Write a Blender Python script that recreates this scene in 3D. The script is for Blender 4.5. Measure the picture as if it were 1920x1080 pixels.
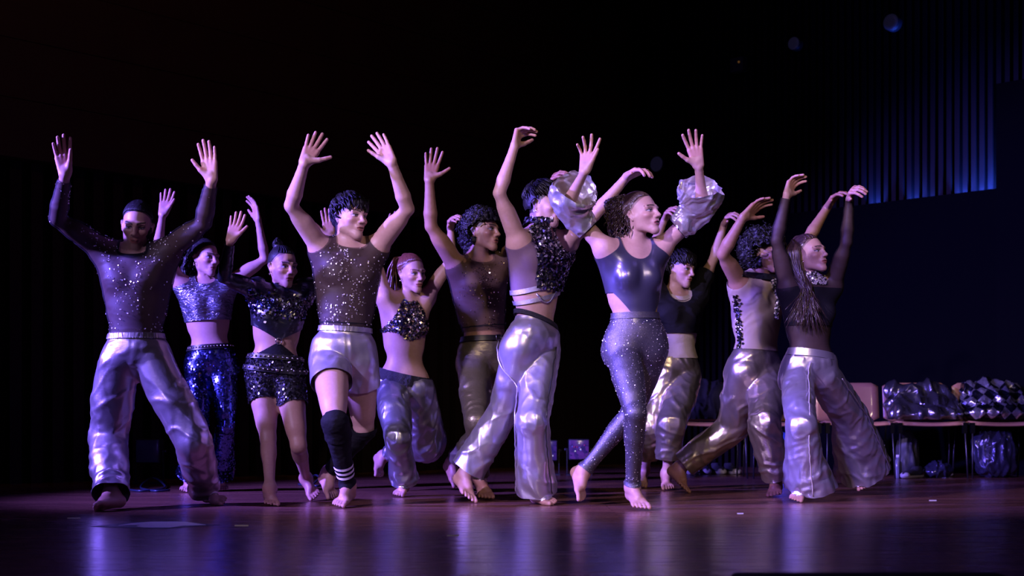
import bpy, math, random
import numpy as np
from mathutils import Vector

for _o in list(bpy.data.objects):
    bpy.data.objects.remove(_o)
scene = bpy.context.scene
C = scene.collection

# ------------------------------------------------------------------ camera
F_PX, CX, HY, CAM_Z = 2600.0, 960.0, 798.0, 0.417      # focal (px of 1920), centre, horizon row, eye height over the stage
cam_d = bpy.data.cameras.new('camera')
cam = bpy.data.objects.new('camera', cam_d)
C.objects.link(cam)
cam.location = (0, 0, CAM_Z)
cam.rotation_euler = (math.pi / 2, 0, 0)
cam_d.sensor_width = 36.0
cam_d.lens = 36.0 * F_PX / 1920.0
cam_d.shift_y = (HY - 540.0) / 1920.0
cam_d.clip_start = 0.05
cam_d.clip_end = 100
cam_d.dof.use_dof = True
cam_d.dof.focus_distance = 7.2
cam_d.dof.aperture_fstop = 3.2
scene.camera = cam

# ------------------------------------------------------------------ world, lights, exposure
world = bpy.data.worlds.new('dark_hall')
scene.world = world
world.use_nodes = True
world.node_tree.nodes['Background'].inputs[0].default_value = (0.25, 0.2, 0.6, 1)
world.node_tree.nodes['Background'].inputs[1].default_value = 0.006
scene.view_settings.view_transform = 'Standard'
scene.view_settings.look = 'None'
scene.view_settings.exposure = -0.1
scene.view_settings.gamma = 1.0
scene.view_settings.use_curve_mapping = False


def spot(name, loc, target, color, watts, angle, blend=0.5, radius=0.12):
    d = bpy.data.lights.new(name, 'SPOT')
    d.color = color
    d.energy = watts
    d.spot_size = math.radians(angle)
    d.spot_blend = blend
    d.shadow_soft_size = radius
    o = bpy.data.objects.new(name, d)
    C.objects.link(o)
    o.location = loc
    o.rotation_euler = (Vector(target) - Vector(loc)).to_track_quat('-Z', 'Y').to_euler()
    return o


VIOLET = (0.19, 0.125, 1.0)
PINK = (0.60, 0.44, 1.0)
AMBER = (1.0, 0.76, 0.48)
BLUE = (0.04, 0.12, 1.0)
spot('lavender_spotlight', (-5.2, 1.2, 3.9), (0.35, 7.2, 0.9), PINK, 5600, 27, 0.9, 0.14)
spot('violet_spotlight', (-6.2, 5.5, 3.0), (-0.6, 8.4, 1.1), VIOLET, 12500, 44, 0.6, 0.14)
spot('violet_right_spotlight', (-2.4, -0.5, 4.4), (2.05, 8.1, 0.45), (0.29, 0.17, 1.0), 5800, 14, 0.8, 0.14)
spot('amber_spotlight', (1.6, -1.5, 5.0), (0.7, 8.0, 0.9), AMBER, 1000, 25, 0.8, 0.14)
spot('amber_chair_spotlight', (0.6, 2.0, 5.0), (3.0, 11.0, 0.5), AMBER, 420, 17, 0.8, 0.14)
spot('blue_back_spotlight', (-4.6, 10.6, 4.4), (0.0, 7.4, 1.0), BLUE, 900, 60, 0.6, 0.14)
spot('blue_front_spotlight', (0.0, -2.0, 5.0), (0.0, 4.2, 0.0), (0.20, 0.16, 1.0), 900, 34, 0.9, 0.3)
spot('added_wall_fill', (0.6, 9.0, 6.6), (3.6, 13.0, 2.4), (0.22, 0.16, 1.0), 45, 70, 0.9, 0.2)  # unseen violet fill, added to brighten the slatted wall
spot('added_warm_fill', (-0.6, 7.0, 6.6), (-2.6, 11.2, 3.6), (1.0, 0.35, 0.18), 60, 90, 0.9, 0.2)  # unseen warm fill, added to bring out the left wall boards


# ------------------------------------------------------------------ pixel rays
def ray(px, py):
    return np.array([(px - CX) / F_PX, 1.0, -(py - HY) / F_PX])


CAM = np.array([0, 0, CAM_Z])


def at(px, py, Y):
    return CAM + ray(px, py) * Y


def on_floor(px, py, z=0.0):
    r = ray(px, py)
    return CAM + r * ((z - CAM_Z) / r[2])


def nrm(v):
    v = np.asarray(v, float)
    n = np.linalg.norm(v)
    return v / n if n > 1e-9 else v


def on_ray(px, py, base, L, sign):
    """point on the pixel ray at distance L from base; sign +1 farther, -1 nearer"""
    r = ray(px, py)
    o = CAM - base
    a = r @ r
    b = 2 * (o @ r)
    c = o @ o - L * L
    disc = b * b - 4 * a * c
    if disc <= 0:
        return CAM + r * (-b / (2 * a))
    return CAM + r * ((-b + sign * math.sqrt(disc)) / (2 * a))


# ------------------------------------------------------------------ noise
def _hash(ix, iy, iz, seed):
    with np.errstate(over='ignore'):
        h = ix.astype(np.uint32) * np.uint32(374761393) + iy.astype(np.uint32) * np.uint32(668265263) \
            + iz.astype(np.uint32) * np.uint32(2246822519) + np.uint32(seed * 3266489917 % 4294967296)
        h = (h ^ (h >> np.uint32(13))) * np.uint32(1274126177)
        h = h ^ (h >> np.uint32(16))
        h = h * np.uint32(2654435761)
        h = h ^ (h >> np.uint32(15))
    return h.astype(np.float64) / 4294967295.0


def vnoise(p, seed=0):
    i = np.floor(p).astype(np.int64)
    f = p - i
    f = f * f * f * (f * (f * 6 - 15) + 10)
    r = 0
    for dx in (0, 1):
        wx = f[:, 0] if dx else 1 - f[:, 0]
        for dy in (0, 1):
            wy = f[:, 1] if dy else 1 - f[:, 1]
            for dz in (0, 1):
                wz = f[:, 2] if dz else 1 - f[:, 2]
                r = r + wx * wy * wz * _hash(i[:, 0] + dx, i[:, 1] + dy, i[:, 2] + dz, seed)
    return r * 2 - 1


def fbm(p, seed=0, oct=3):
    a, r, s = 1.0, 0, 0
    for k in range(oct):
        r = r + a * vnoise(p * (2 ** k), seed + k * 17)
        s += a
        a *= 0.5
    return r / s


def worley(p, seed=0):
    i = np.floor(p).astype(np.int64)
    best = np.full(len(p), 9.0)
    for dx in (-1, 0, 1):
        for dy in (-1, 0, 1):
            for dz in (-1, 0, 1):
                c = i + np.array([dx, dy, dz])
                q = np.stack([c[:, k] + _hash(c[:, 0], c[:, 1], c[:, 2], seed + 31 * k) for k in range(3)], 1)
                best = np.minimum(best, np.sum((p - q) ** 2, 1))
    return np.sqrt(best)


# ------------------------------------------------------------------ implicit surfaces
# a primitive is (kind, data, k, op): kind 'cone' (a, b, ra, rb) or 'ell' (c, R, radii); op +1 union, -1 cut
def cone(a, b, ra, rb, k=0.03, op=1):
    return ('cone', (np.asarray(a, float), np.asarray(b, float), ra, rb), k, op)


def ball(c, r, k=0.03, op=1):
    return cone(c, np.asarray(c, float) + 1e-5, r, r, k, op)


def ell(c, R, radii, k=0.03, op=1):
    return ('ell', (np.asarray(c, float), np.asarray(R, float), np.asarray(radii, float)), k, op)


def pbox(p):
    if p[0] == 'cone':
        a, b, ra, rb = p[1]
        return np.minimum(a - ra, b - rb), np.maximum(a + ra, b + rb)
    c, R, r = p[1]
    e = np.sqrt(((R * r[:, None]) ** 2).sum(0))
    return c - e, c + e


def pdist(p, X, Y, Z):
    if p[0] == 'cone':
        a, b, ra, rb = p[1]
        d = b - a
        L = max(d @ d, 1e-12)
        x, y, z = X - a[0], Y - a[1], Z - a[2]
        t = np.clip((x * d[0] + y * d[1] + z * d[2]) / L, 0, 1)
        return np.sqrt((x - t * d[0]) ** 2 + (y - t * d[1]) ** 2 + (z - t * d[2]) ** 2) - (ra + (rb - ra) * t)
    c, R, r = p[1]
    x, y, z = X - c[0], Y - c[1], Z - c[2]
    k0, k1 = 0, 0
    for i in range(3):
        q = x * R[i, 0] + y * R[i, 1] + z * R[i, 2]
        k0 = k0 + (q / r[i]) ** 2
        k1 = k1 + (q / r[i] ** 2) ** 2
    k0 = np.sqrt(k0)
    return k0 * (k0 - 1) / np.maximum(np.sqrt(k1), 1e-9)


def inflate(prims, d, k=None):
    out = []
    for kind, data, kk, op in prims:
        if kind == 'cone':
            out.append((kind, (data[0], data[1], data[2] + d, data[3] + d), kk if k is None else k, op))
        else:
            out.append((kind, (data[0], data[1], data[2] + d), kk if k is None else k, op))
    return out


class Grid:
    def __init__(self, prims, h, lo=None, hi=None, margin=0.035):
        self.h = h
        if lo is None:
            bs = [pbox(p) for p in prims if p[3] > 0]
            lo = np.min([b[0] for b in bs], 0) - 0.03
            hi = np.max([b[1] for b in bs], 0) + 0.03
        self.lo = np.asarray(lo, float)
        self.n = np.ceil((np.asarray(hi) - self.lo) / h).astype(int) + 1
        self.F = np.full(self.n, 0.5, np.float32)
        ax = [self.lo[i] + np.arange(self.n[i]) * h for i in range(3)]
        for p in prims:
            a, b = pbox(p)
            m = margin + p[2]
            s = [slice(max(0, int((a[i] - m - self.lo[i]) / h)), min(self.n[i], int((b[i] + m - self.lo[i]) / h) + 2)) for i in range(3)]
            if any(q.start >= q.stop for q in s):
                continue
            d = pdist(p, ax[0][s[0]][:, None, None], ax[1][s[1]][None, :, None], ax[2][s[2]][None, None, :])
            sub = self.F[s[0], s[1], s[2]]
            k = p[2]
            if p[3] > 0:
                hh = np.maximum(k - np.abs(sub - d), 0) / k
                self.F[s[0], s[1], s[2]] = np.minimum(sub, d) - hh * hh * k * 0.25
            else:
                d = -d
                hh = np.maximum(k - np.abs(sub - d), 0) / k
                self.F[s[0], s[1], s[2]] = np.maximum(sub, d) + hh * hh * k * 0.25

    def sample(self, v):
        q = np.clip((v - self.lo) / self.h, 0, np.array(self.n) - 1.001)
        i = q.astype(int)
        f = q - i
        r = 0
        for dx in (0, 1):
            for dy in (0, 1):
                for dz in (0, 1):
                    w = (f[:, 0] if dx else 1 - f[:, 0]) * (f[:, 1] if dy else 1 - f[:, 1]) * (f[:, 2] if dz else 1 - f[:, 2])
                    r = r + w * self.F[i[:, 0] + dx, i[:, 1] + dy, i[:, 2] + dz]
        return r

    def grad(self, v):
        e = self.h
        g = np.stack([self.sample(v + d) - self.sample(v - d) for d in np.eye(3) * e], 1)
        return g / np.maximum(np.linalg.norm(g, axis=1), 1e-9)[:, None]

    def mesh(self):
        F, n, h = self.F, self.n, self.h
        S = F < 0
        c = [S[i:n[0] - 1 + i, j:n[1] - 1 + j, k:n[2] - 1 + k] for i in (0, 1) for j in (0, 1) for k in (0, 1)]
        cnt = np.zeros(c[0].shape, np.uint8)
        for q in c:
            cnt += q
        act = np.argwhere((cnt > 0) & (cnt < 8))
        if len(act) == 0:
            return np.zeros((0, 3)), np.zeros((0, 4), int)
        idx = np.full(c[0].shape, -1, np.int32)
        idx[act[:, 0], act[:, 1], act[:, 2]] = np.arange(len(act))
        corners = [(i, j, k) for i in (0, 1) for j in (0, 1) for k in (0, 1)]
        val = np.stack([F[act[:, 0] + i, act[:, 1] + j, act[:, 2] + k] for i, j, k in corners], 1).astype(float)
        acc = np.zeros((len(act), 3))
        num = np.zeros(len(act))
        cc = np.array(corners, float)
        for a in range(8):
            for b in range(a + 1, 8):
                if np.abs(cc[a] - cc[b]).sum() != 1:
                    continue
                m = (val[:, a] < 0) != (val[:, b] < 0)
                t = np.where(m, val[:, a] / np.where(m, val[:, a] - val[:, b], 1), 0)
                acc += np.where(m[:, None], cc[a] + t[:, None] * (cc[b] - cc[a]), 0)
                num += m
        V = self.lo + (act + acc / num[:, None]) * h
        Q = []
        for ax_ in range(3):
            o = [(ax_ + 1) % 3, (ax_ + 2) % 3]
            sl0 = [slice(None)] * 3
            sl1 = [slice(None)] * 3
            sl0[ax_] = slice(0, n[ax_] - 1)
            sl1[ax_] = slice(1, n[ax_])
            e = np.argwhere(S[tuple(sl0)] != S[tuple(sl1)])
            ok = np.ones(len(e), bool)
            for q in o:
                ok &= (e[:, q] > 0) & (e[:, q] < n[q] - 1)
            e = e[ok]
            u, w = np.zeros(3, int), np.zeros(3, int)
            u[o[0]] = 1
            w[o[1]] = 1
            def g(x):
                return idx[x[:, 0], x[:, 1], x[:, 2]]
            q4 = np.stack([g(e - u - w), g(e - w), g(e), g(e - u)], 1)
            inside0 = S[e[:, 0], e[:, 1], e[:, 2]]
            q4[~inside0] = q4[~inside0][:, ::-1]
            Q.append(q4)
        return V, np.concatenate(Q)


class M:
    """plain mesh: vertices, quads, triangles"""
    def __init__(self, V=None, Q=None, T=None):
        self.V = np.zeros((0, 3)) if V is None else np.asarray(V, float)
        self.Q = np.zeros((0, 4), int) if Q is None or len(Q) == 0 else np.asarray(Q, int)
        self.T = np.zeros((0, 3), int) if T is None or len(T) == 0 else np.asarray(T, int)

    def __add__(self, o):
        n = len(self.V)
        return M(np.concatenate([self.V, o.V]), np.concatenate([self.Q, o.Q + n]), np.concatenate([self.T, o.T + n]))

    def normals(self):
        N = np.zeros_like(self.V)
        for f in (self.Q, self.T):
            if len(f):
                if f.shape[1] == 4:
                    n = np.cross(self.V[f[:, 2]] - self.V[f[:, 0]], self.V[f[:, 3]] - self.V[f[:, 1]])
                else:
                    n = np.cross(self.V[f[:, 1]] - self.V[f[:, 0]], self.V[f[:, 2]] - self.V[f[:, 0]])
                for k in range(f.shape[1]):
                    for a in range(3):
                        N[:, a] += np.bincount(f[:, k], n[:, a], len(N))
        return N / np.maximum(np.linalg.norm(N, axis=1), 1e-12)[:, None]

    def trim(self, f):
        """keep where f(V) > 0, cutting cleanly along f = 0"""
        if len(self.V) == 0:
            return self
        s = f(self.V)
        s = np.where(np.abs(s) < 1e-7, 1e-7, s)
        ins = s > 0
        qa = ins[self.Q].sum(1) if len(self.Q) else np.zeros(0, int)
        keepQ = self.Q[qa == 4]
        mix = self.Q[(qa > 0) & (qa < 4)]
        tri = np.concatenate([self.T, mix[:, [0, 1, 2]], mix[:, [0, 2, 3]]])
        ta = ins[tri].sum(1) if len(tri) else np.zeros(0, int)
        keepT = [tri[ta == 3]]
        V = [self.V]
        n0 = len(self.V)
        keys = {}
        def cut(a, b):
            """new vertex ids on edges a-b"""
            lo, hi = np.minimum(a, b), np.maximum(a, b)
            t = s[lo] / (s[lo] - s[hi])
            return lo, hi, t
        one = tri[ta == 1]
        two = tri[ta == 2]
        E = []
        if len(one):
            k = np.argmax(ins[one], 1)
            one = one[np.arange(len(one))[:, None], (k[:, None] + np.arange(3)) % 3]
            E += [(one[:, 0], one[:, 1]), (one[:, 0], one[:, 2])]
        if len(two):
            k = np.argmin(ins[two], 1)
            two = two[np.arange(len(two))[:, None], (k[:, None] + np.arange(3)) % 3]
            E += [(two[:, 0], two[:, 1]), (two[:, 0], two[:, 2])]
        quads = [keepQ]
        if E:
            a = np.concatenate([e[0] for e in E])
            b = np.concatenate([e[1] for e in E])
            lo, hi, t = cut(a, b)
            key = lo.astype(np.int64) * (n0 + 1) + hi
            uk, first, inv = np.unique(key, return_index=True, return_inverse=True)
            inv = inv.ravel()
            nv = self.V[lo[first]] + t[first][:, None] * (self.V[hi[first]] - self.V[lo[first]])
            V.append(nv)
            ids = n0 + inv
            p = 0
            if len(one):
                i1, i2 = ids[p:p + len(one)], ids[p + len(one):p + 2 * len(one)]
                p += 2 * len(one)
                keepT.append(np.stack([one[:, 0], i1, i2], 1))
            if len(two):
                i1, i2 = ids[p:p + len(two)], ids[p + len(two):p + 2 * len(two)]
                quads.append(np.stack([i1, two[:, 1], two[:, 2], i2], 1))
        return M(np.concatenate(V), np.concatenate(quads), np.concatenate(keepT)).clean()

    def clean(self):
        used = np.zeros(len(self.V), bool)
        used[self.Q.ravel()] = True
        used[self.T.ravel()] = True
        mp = np.cumsum(used) - 1
        return M(self.V[used], mp[self.Q], mp[self.T])

    def tris(self):
        return np.concatenate([self.T, self.Q[:, [0, 1, 2]], self.Q[:, [0, 2, 3]]])


def to_mesh(name, m, mat, colors=None, smooth=True):
    me = bpy.data.meshes.new(name)
    nq, nt = len(m.Q), len(m.T)
    me.vertices.add(len(m.V))
    me.vertices.foreach_set('co', np.ascontiguousarray(m.V, np.float32).ravel())
    me.loops.add(nq * 4 + nt * 3)
    me.loops.foreach_set('vertex_index', np.concatenate([m.Q.ravel(), m.T.ravel()]).astype(np.int32))
    me.polygons.add(nq + nt)
    me.polygons.foreach_set('loop_start', np.concatenate([np.arange(nq) * 4, nq * 4 + np.arange(nt) * 3]).astype(np.int32))
    me.update(calc_edges=True)
    me.polygons.foreach_set('use_smooth', np.full(nq + nt, smooth))
    if colors is not None:
        at_ = me.color_attributes.new('Col', 'FLOAT_COLOR', 'POINT')
        at_.data.foreach_set('color', np.concatenate([colors, np.ones((len(colors), 1))], 1).astype(np.float32).ravel())
    me.materials.append(mat)
    return me


def link(name, me, parent=None, base=(0, 0, 0)):
    o = bpy.data.objects.new(name, me)
    C.objects.link(o)
    if parent is not None:
        o.parent = parent
    return o


def empty(name, loc):
    o = bpy.data.objects.new(name, None)
    o.empty_display_size = 0.2
    C.objects.link(o)
    o.location = loc
    return o


def tag(o, label=None, cat=None, group=None, kind=None):
    for k, v in (('label', label), ('category', cat), ('group', group), ('kind', kind)):
        if v:
            o[k] = v
    return o


def part(name, m, mat, parent, colors=None, smooth=True):
    """mesh part given in world coordinates, under an Empty that is only moved, not turned"""
    b = np.zeros(3)
    q = parent
    while q is not None:
        b += np.array(q.location)
        q = q.parent
    mm = M(m.V - b, m.Q, m.T)
    return link(name, to_mesh(name, mm, mat, colors, smooth), parent)


# ------------------------------------------------------------------ simple shapes
def box(lo, hi, R=None, o=(0, 0, 0)):
    lo, hi = np.asarray(lo, float), np.asarray(hi, float)
    V = np.array([[(lo, hi)[i][0], (lo, hi)[j][1], (lo, hi)[k][2]] for i in (0, 1) for j in (0, 1) for k in (0, 1)])
    if R is not None:
        V = V @ np.asarray(R, float)
    Q = [(0, 1, 3, 2), (4, 6, 7, 5), (0, 4, 5, 1), (2, 3, 7, 6), (0, 2, 6, 4), (1, 5, 7, 3)]
    return M(V + np.asarray(o), Q)


def tube(pts, radii, sides=6, closed_ends=True):
    pts = np.asarray(pts, float)
    n = len(pts)
    radii = np.full(n, radii) if np.isscalar(radii) else np.asarray(radii)
    t = np.gradient(pts, axis=0)
    t /= np.maximum(np.linalg.norm(t, axis=1), 1e-9)[:, None]
    u = nrm(np.cross(t[0], [0.31, 0.17, 0.93]))
    V = []
    ang = np.arange(sides) * 2 * math.pi / sides
    for i in range(n):
        u = nrm(u - t[i] * (u @ t[i]))
        w = np.cross(t[i], u)
        V.append(pts[i] + radii[i] * (np.cos(ang)[:, None] * u + np.sin(ang)[:, None] * w))
    V = np.concatenate(V)
    Q = [(i * sides + j, i * sides + (j + 1) % sides, (i + 1) * sides + (j + 1) % sides, (i + 1) * sides + j) for i in range(n - 1) for j in range(sides)]
    T = []
    if closed_ends:
        V = np.concatenate([V, pts[:1], pts[-1:]])
        a, b = n * sides, n * sides + 1
        for j in range(sides):
            T.append((a, (j + 1) % sides, j))
            T.append((b, (n - 1) * sides + j, (n - 1) * sides + (j + 1) % sides))
    return M(V, Q, T)


def merge(ms):
    V, Q, T, n = [], [], [], 0
    for m in ms:
        V.append(m.V)
        Q.append(m.Q + n)
        T.append(m.T + n)
        n += len(m.V)
    return M(np.concatenate(V), np.concatenate(Q), np.concatenate(T))


def rbox(lo, hi, r=0.01, seg=2):
    """box with rounded vertical and horizontal edges (a squashed superellipsoid grid)"""
    lo, hi = np.asarray(lo, float), np.asarray(hi, float)
    c, e = (lo + hi) / 2, (hi - lo) / 2
    r = min(r, e.min() * 0.98)
    V, Q = [], []
    inner = e - r
    s = np.linspace(-1, 1, seg * 2)
    ang = (np.arange(seg) / max(seg - 1, 1)) * math.pi / 2
    us = np.concatenate([-np.cos(ang), np.sin(ang)]) if seg > 1 else np.array([-1, 1.])
    n = len(us)
    for ax_ in range(3):
        for sg in (-1, 1):
            b0 = len(V)
            o = [(ax_ + 1) % 3, (ax_ + 2) % 3]
            for i in range(n):
                for j in range(n):
                    d = np.zeros(3)
                    d[ax_] = sg
                    d[o[0]] = math.tan(math.asin(max(-1, min(1, us[i]))) * 0.5) * 1.0
                    d[o[1]] = math.tan(math.asin(max(-1, min(1, us[j]))) * 0.5) * 1.0
                    base = np.zeros(3)
                    base[ax_] = sg * inner[ax_]
                    base[o[0]] = (1 if i >= n // 2 else -1) * inner[o[0]]
                    base[o[1]] = (1 if j >= n // 2 else -1) * inner[o[1]]
                    dd = np.zeros(3)
                    dd[ax_] = sg
                    # corner patches bend outwards only on their own side
                    ti = (i - (n // 2 - 1)) if i < n // 2 else (i - n // 2)
                    tj = (j - (n // 2 - 1)) if j < n // 2 else (j - n // 2)
                    dd[o[0]] = ti / max(seg - 1, 1)
                    dd[o[1]] = tj / max(seg - 1, 1)
                    V.append(c + base + r * nrm(dd))
            for i in range(n - 1):
                for j in range(n - 1):
                    q = (b0 + i * n + j, b0 + (i + 1) * n + j, b0 + (i + 1) * n + j + 1, b0 + i * n + j + 1)
                    Q.append(q if sg > 0 else q[::-1])
    return M(np.array(V), Q)


def scatter(m, count, radius, tilt, seed, weight=None, lift=0.002, sides=5):
    """small flat sequins lying on a surface, each tilted its own way"""
    rg = np.random.default_rng(seed)
    T = m.tris()
    a, b, c = m.V[T[:, 0]], m.V[T[:, 1]], m.V[T[:, 2]]
    n = np.cross(b - a, c - a)
    ar = np.linalg.norm(n, axis=1)
    w = ar.copy()
    if weight is not None:
        w = w * np.maximum(weight((a + b + c) / 3), 0)
    if w.sum() <= 0:
        return M()
    N = m.normals()
    i = rg.choice(len(T), count, p=w / w.sum())
    u, v = rg.random(count), rg.random(count)
    f = u + v > 1
    u[f], v[f] = 1 - u[f], 1 - v[f]
    P = a[i] + u[:, None] * (b[i] - a[i]) + v[:, None] * (c[i] - a[i])
    nn = N[T[i, 0]] + rg.normal(0, tilt, (count, 3))
    nn /= np.linalg.norm(nn, axis=1)[:, None]
    t1 = np.cross(nn, rg.normal(0, 1, (count, 3)))
    t1 /= np.linalg.norm(t1, axis=1)[:, None]
    t2 = np.cross(nn, t1)
    r = radius * rg.uniform(0.75, 1.2, count)
    P = P + N[T[i, 0]] * lift
    ang = np.arange(sides) * 2 * math.pi / sides
    V = P[:, None] + r[:, None, None] * (np.cos(ang)[None, :, None] * t1[:, None] + np.sin(ang)[None, :, None] * t2[:, None])
    base = np.arange(count) * sides
    tr = np.concatenate([np.stack([base, base + k, base + k + 1], 1) for k in range(1, sides - 1)])
    return M(V.reshape(-1, 3), None, tr)


# ------------------------------------------------------------------ materials
def mat(name, color, rough=0.5, metal=0.0, spec=0.5, noise=None, bump=None, col_attr=False, sheer=None, coat=0.0, sheen=0.0, emit=None):
    """noise: (scale, color2, contrast); bump: (scale, strength, distance, stretch)"""
    m = bpy.data.materials.new(name)
    m.use_nodes = True
    nt = m.node_tree
    N, L = nt.nodes, nt.links
    b = N['Principled BSDF']
    b.inputs['Base Color'].default_value = (*color, 1)
    b.inputs['Roughness'].default_value = rough
    b.inputs['Metallic'].default_value = metal
    b.inputs['Specular IOR Level'].default_value = spec
    b.inputs['Coat Weight'].default_value = coat
    b.inputs['Sheen Weight'].default_value = sheen
    tc = N.new('ShaderNodeTexCoord')
    src = None
    if col_attr:
        a = N.new('ShaderNodeVertexColor')
        a.layer_name = 'Col'
        src = a.outputs['Color']
        L.new(src, b.inputs['Base Color'])
    if noise:
        t = N.new('ShaderNodeTexNoise')
        t.inputs['Scale'].default_value = noise[0]
        t.inputs['Detail'].default_value = 4
        L.new(tc.outputs['Object'], t.inputs['Vector'])
        r = N.new('ShaderNodeValToRGB')
        w = noise[2]
        r.color_ramp.elements[0].position = 0.5 - w
        r.color_ramp.elements[1].position = 0.5 + w
        L.new(t.outputs['Fac'], r.inputs['Fac'])
        if src is None:
            r.color_ramp.elements[0].color = (*noise[1], 1)
            r.color_ramp.elements[1].color = (*color, 1)
            L.new(r.outputs['Color'], b.inputs['Base Color'])
        else:
            mx = N.new('ShaderNodeMixRGB')
            mx.blend_type = 'MULTIPLY'
            mx.inputs[0].default_value = 1
            r.color_ramp.elements[0].color = (*noise[1], 1)
            r.color_ramp.elements[1].color = (1, 1, 1, 1)
            L.new(src, mx.inputs[1])
            L.new(r.outputs['Color'], mx.inputs[2])
            L.new(mx.outputs[0], b.inputs['Base Color'])
    if bump:
        mp = N.new('ShaderNodeMapping')
        mp.inputs['Scale'].default_value = bump[3] if len(bump) > 3 else (1, 1, 1)
        L.new(tc.outputs['Object'], mp.inputs['Vector'])
        t = N.new('ShaderNodeTexNoise')
        t.inputs['Scale'].default_value = bump[0]
        t.inputs['Detail'].default_value = 3
        t.inputs['Distortion'].default_value = bump[4] if len(bump) > 4 else 0.6
        L.new(mp.outputs[0], t.inputs['Vector'])
        bp = N.new('ShaderNodeBump')
        bp.inputs['Strength'].default_value = bump[1]
        bp.inputs['Distance'].default_value = bump[2]
        L.new(t.outputs['Fac'], bp.inputs['Height'])
        L.new(bp.outputs[0], b.inputs['Normal'])
    if emit:
        b.inputs['Emission Color'].default_value = (*emit[0], 1)
        b.inputs['Emission Strength'].default_value = emit[1]
    if sheer is not None:
        tr = N.new('ShaderNodeBsdfTransparent')
        mx = N.new('ShaderNodeMixShader')
        out = N['Material Output']
        mx.inputs[0].default_value = sheer
        L.new(tr.outputs[0], mx.inputs[1])
        L.new(b.outputs[0], mx.inputs[2])
        L.new(mx.outputs[0], out.inputs['Surface'])
    return m


MT = {}
MT['skin'] = mat('skin', (0.6, 0.4, 0.3), 0.48, 0, 0.4, noise=(60, (0.88, 0.84, 0.84), 0.3), bump=(180, 0.12, 0.002), col_attr=True)
MT['hair_black'] = mat('hair_black', (0.007, 0.006, 0.007), 0.5, 0, 0.25, bump=(160, 0.5, 0.003, (1, 1, 0.25)))
MT['hair_brown'] = mat('hair_brown', (0.065, 0.036, 0.026), 0.30, 0, 0.8, noise=(60, (0.028, 0.016, 0.012), 0.25), bump=(160, 0.5, 0.003, (1, 1, 0.25)))
MT['hair_red'] = mat('hair_red', (0.15, 0.05, 0.032), 0.30, 0, 0.8, noise=(60, (0.09, 0.028, 0.018), 0.25), bump=(160, 0.5, 0.003, (1, 1, 0.25)))
MT['sheer'] = mat('sheer_black_mesh', (0.014, 0.010, 0.013), 0.6, 0, 0.3, sheer=0.70)
MT['sheer_light'] = mat('sheer_black_net', (0.016, 0.012, 0.015), 0.6, 0, 0.3, sheer=0.52)
MT['sheer_beige'] = mat('sheer_beige_mesh', (0.36, 0.28, 0.20), 0.6, 0, 0.3, sheer=0.85)
MT['fishnet'] = mat('fishnet', (0.10, 0.07, 0.14), 0.5, 0, 0.3, sheer=0.55)
MT['lame'] = mat('silver_lame', (0.50, 0.45, 0.43), 0.34, 0.88, 0.6, bump=(60, 0.10, 0.006, (1, 1, 1.3), 0.5))
MT['lame_gold'] = mat('gold_silver_lame', (0.52, 0.45, 0.35), 0.30, 0.9, 0.6, bump=(60, 0.12, 0.006, (1, 1, 1.3), 0.5))
MT['satin'] = mat('silver_satin', (0.50, 0.46, 0.53), 0.33, 0.78, 0.6, bump=(60, 0.06, 0.006, (1, 1, 1.2), 0.4))
MT['foil'] = mat('silver_foil_cloth', (0.84, 0.82, 0.82), 0.40, 0.92, 0.6, bump=(40, 0.22, 0.008, (1, 1, 1), 0.8))
MT['foil_blue'] = mat('blue_silver_foil', (0.36, 0.40, 0.55), 0.25, 0.92, 0.6, bump=(18, 0.5, 0.02, (1, 1, 0.6), 0.6))
MT['harem'] = mat('dark_silver_lame', (0.34, 0.33, 0.36), 0.30, 0.85, 0.6, bump=(14, 0.15, 0.02, (1, 1, 0.4), 0.4))
MT['leather'] = mat('dark_gold_coated_denim', (0.17, 0.145, 0.10), 0.36, 0.65, 0.5, bump=(30, 0.25, 0.010, (1, 1, 1.8), 0.6))
MT['crushed'] = mat('crushed_silver', (0.26, 0.27, 0.34), 0.30, 0.85, 0.6, bump=(46, 1.0, 0.02, (0.5, 0.5, 1.6), 1.0))
MT['leotard'] = mat('metallic_leotard', (0.125, 0.12, 0.19), 0.30, 0.75, 0.6, bump=(220, 0.1, 0.002))
MT['leggings'] = mat('glitter_leggings', (0.14, 0.13, 0.155), 0.40, 0.6, 0.6, noise=(420, (0.06, 0.055, 0.07), 0.12), bump=(500, 0.35, 0.003))
MT['glitter_band'] = mat('glitter_band', (0.42, 0.39, 0.46), 0.35, 0.7, 0.6, bump=(300, 0.6, 0.004))
MT['wet_black'] = mat('wet_look_black', (0.010, 0.010, 0.014), 0.28, 0, 0.6, bump=(30, 0.4, 0.01))
MT['black_cloth'] = mat('black_cloth', (0.007, 0.0065, 0.008), 0.8, 0, 0.15, bump=(90, 0.3, 0.004))
MT['black_lace'] = mat('black_lace', (0.010, 0.009, 0.012), 0.6, 0, 0.4, bump=(240, 0.9, 0.006))
MT['black_leather'] = mat('black_leather_belt', (0.012, 0.011, 0.011), 0.35, 0, 0.5)
MT['white_stripe'] = mat('white_stripe', (0.75, 0.72, 0.76), 0.7)
MT['beige_cloth'] = mat('beige_cloth', (0.40, 0.33, 0.25), 0.7, 0, 0.3, bump=(80, 0.2, 0.004))
MT['sequin_silver'] = mat('sequin_silver', (0.88, 0.82, 0.76), 0.30, 0.65, 0.6)
MT['sequin_gold'] = mat('sequin_gold', (0.80, 0.66, 0.42), 0.22, 1.0, 0.6)
MT['sequin_dark'] = mat('sequin_dark', (0.20, 0.19, 0.22), 0.22, 1.0, 0.6)
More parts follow.
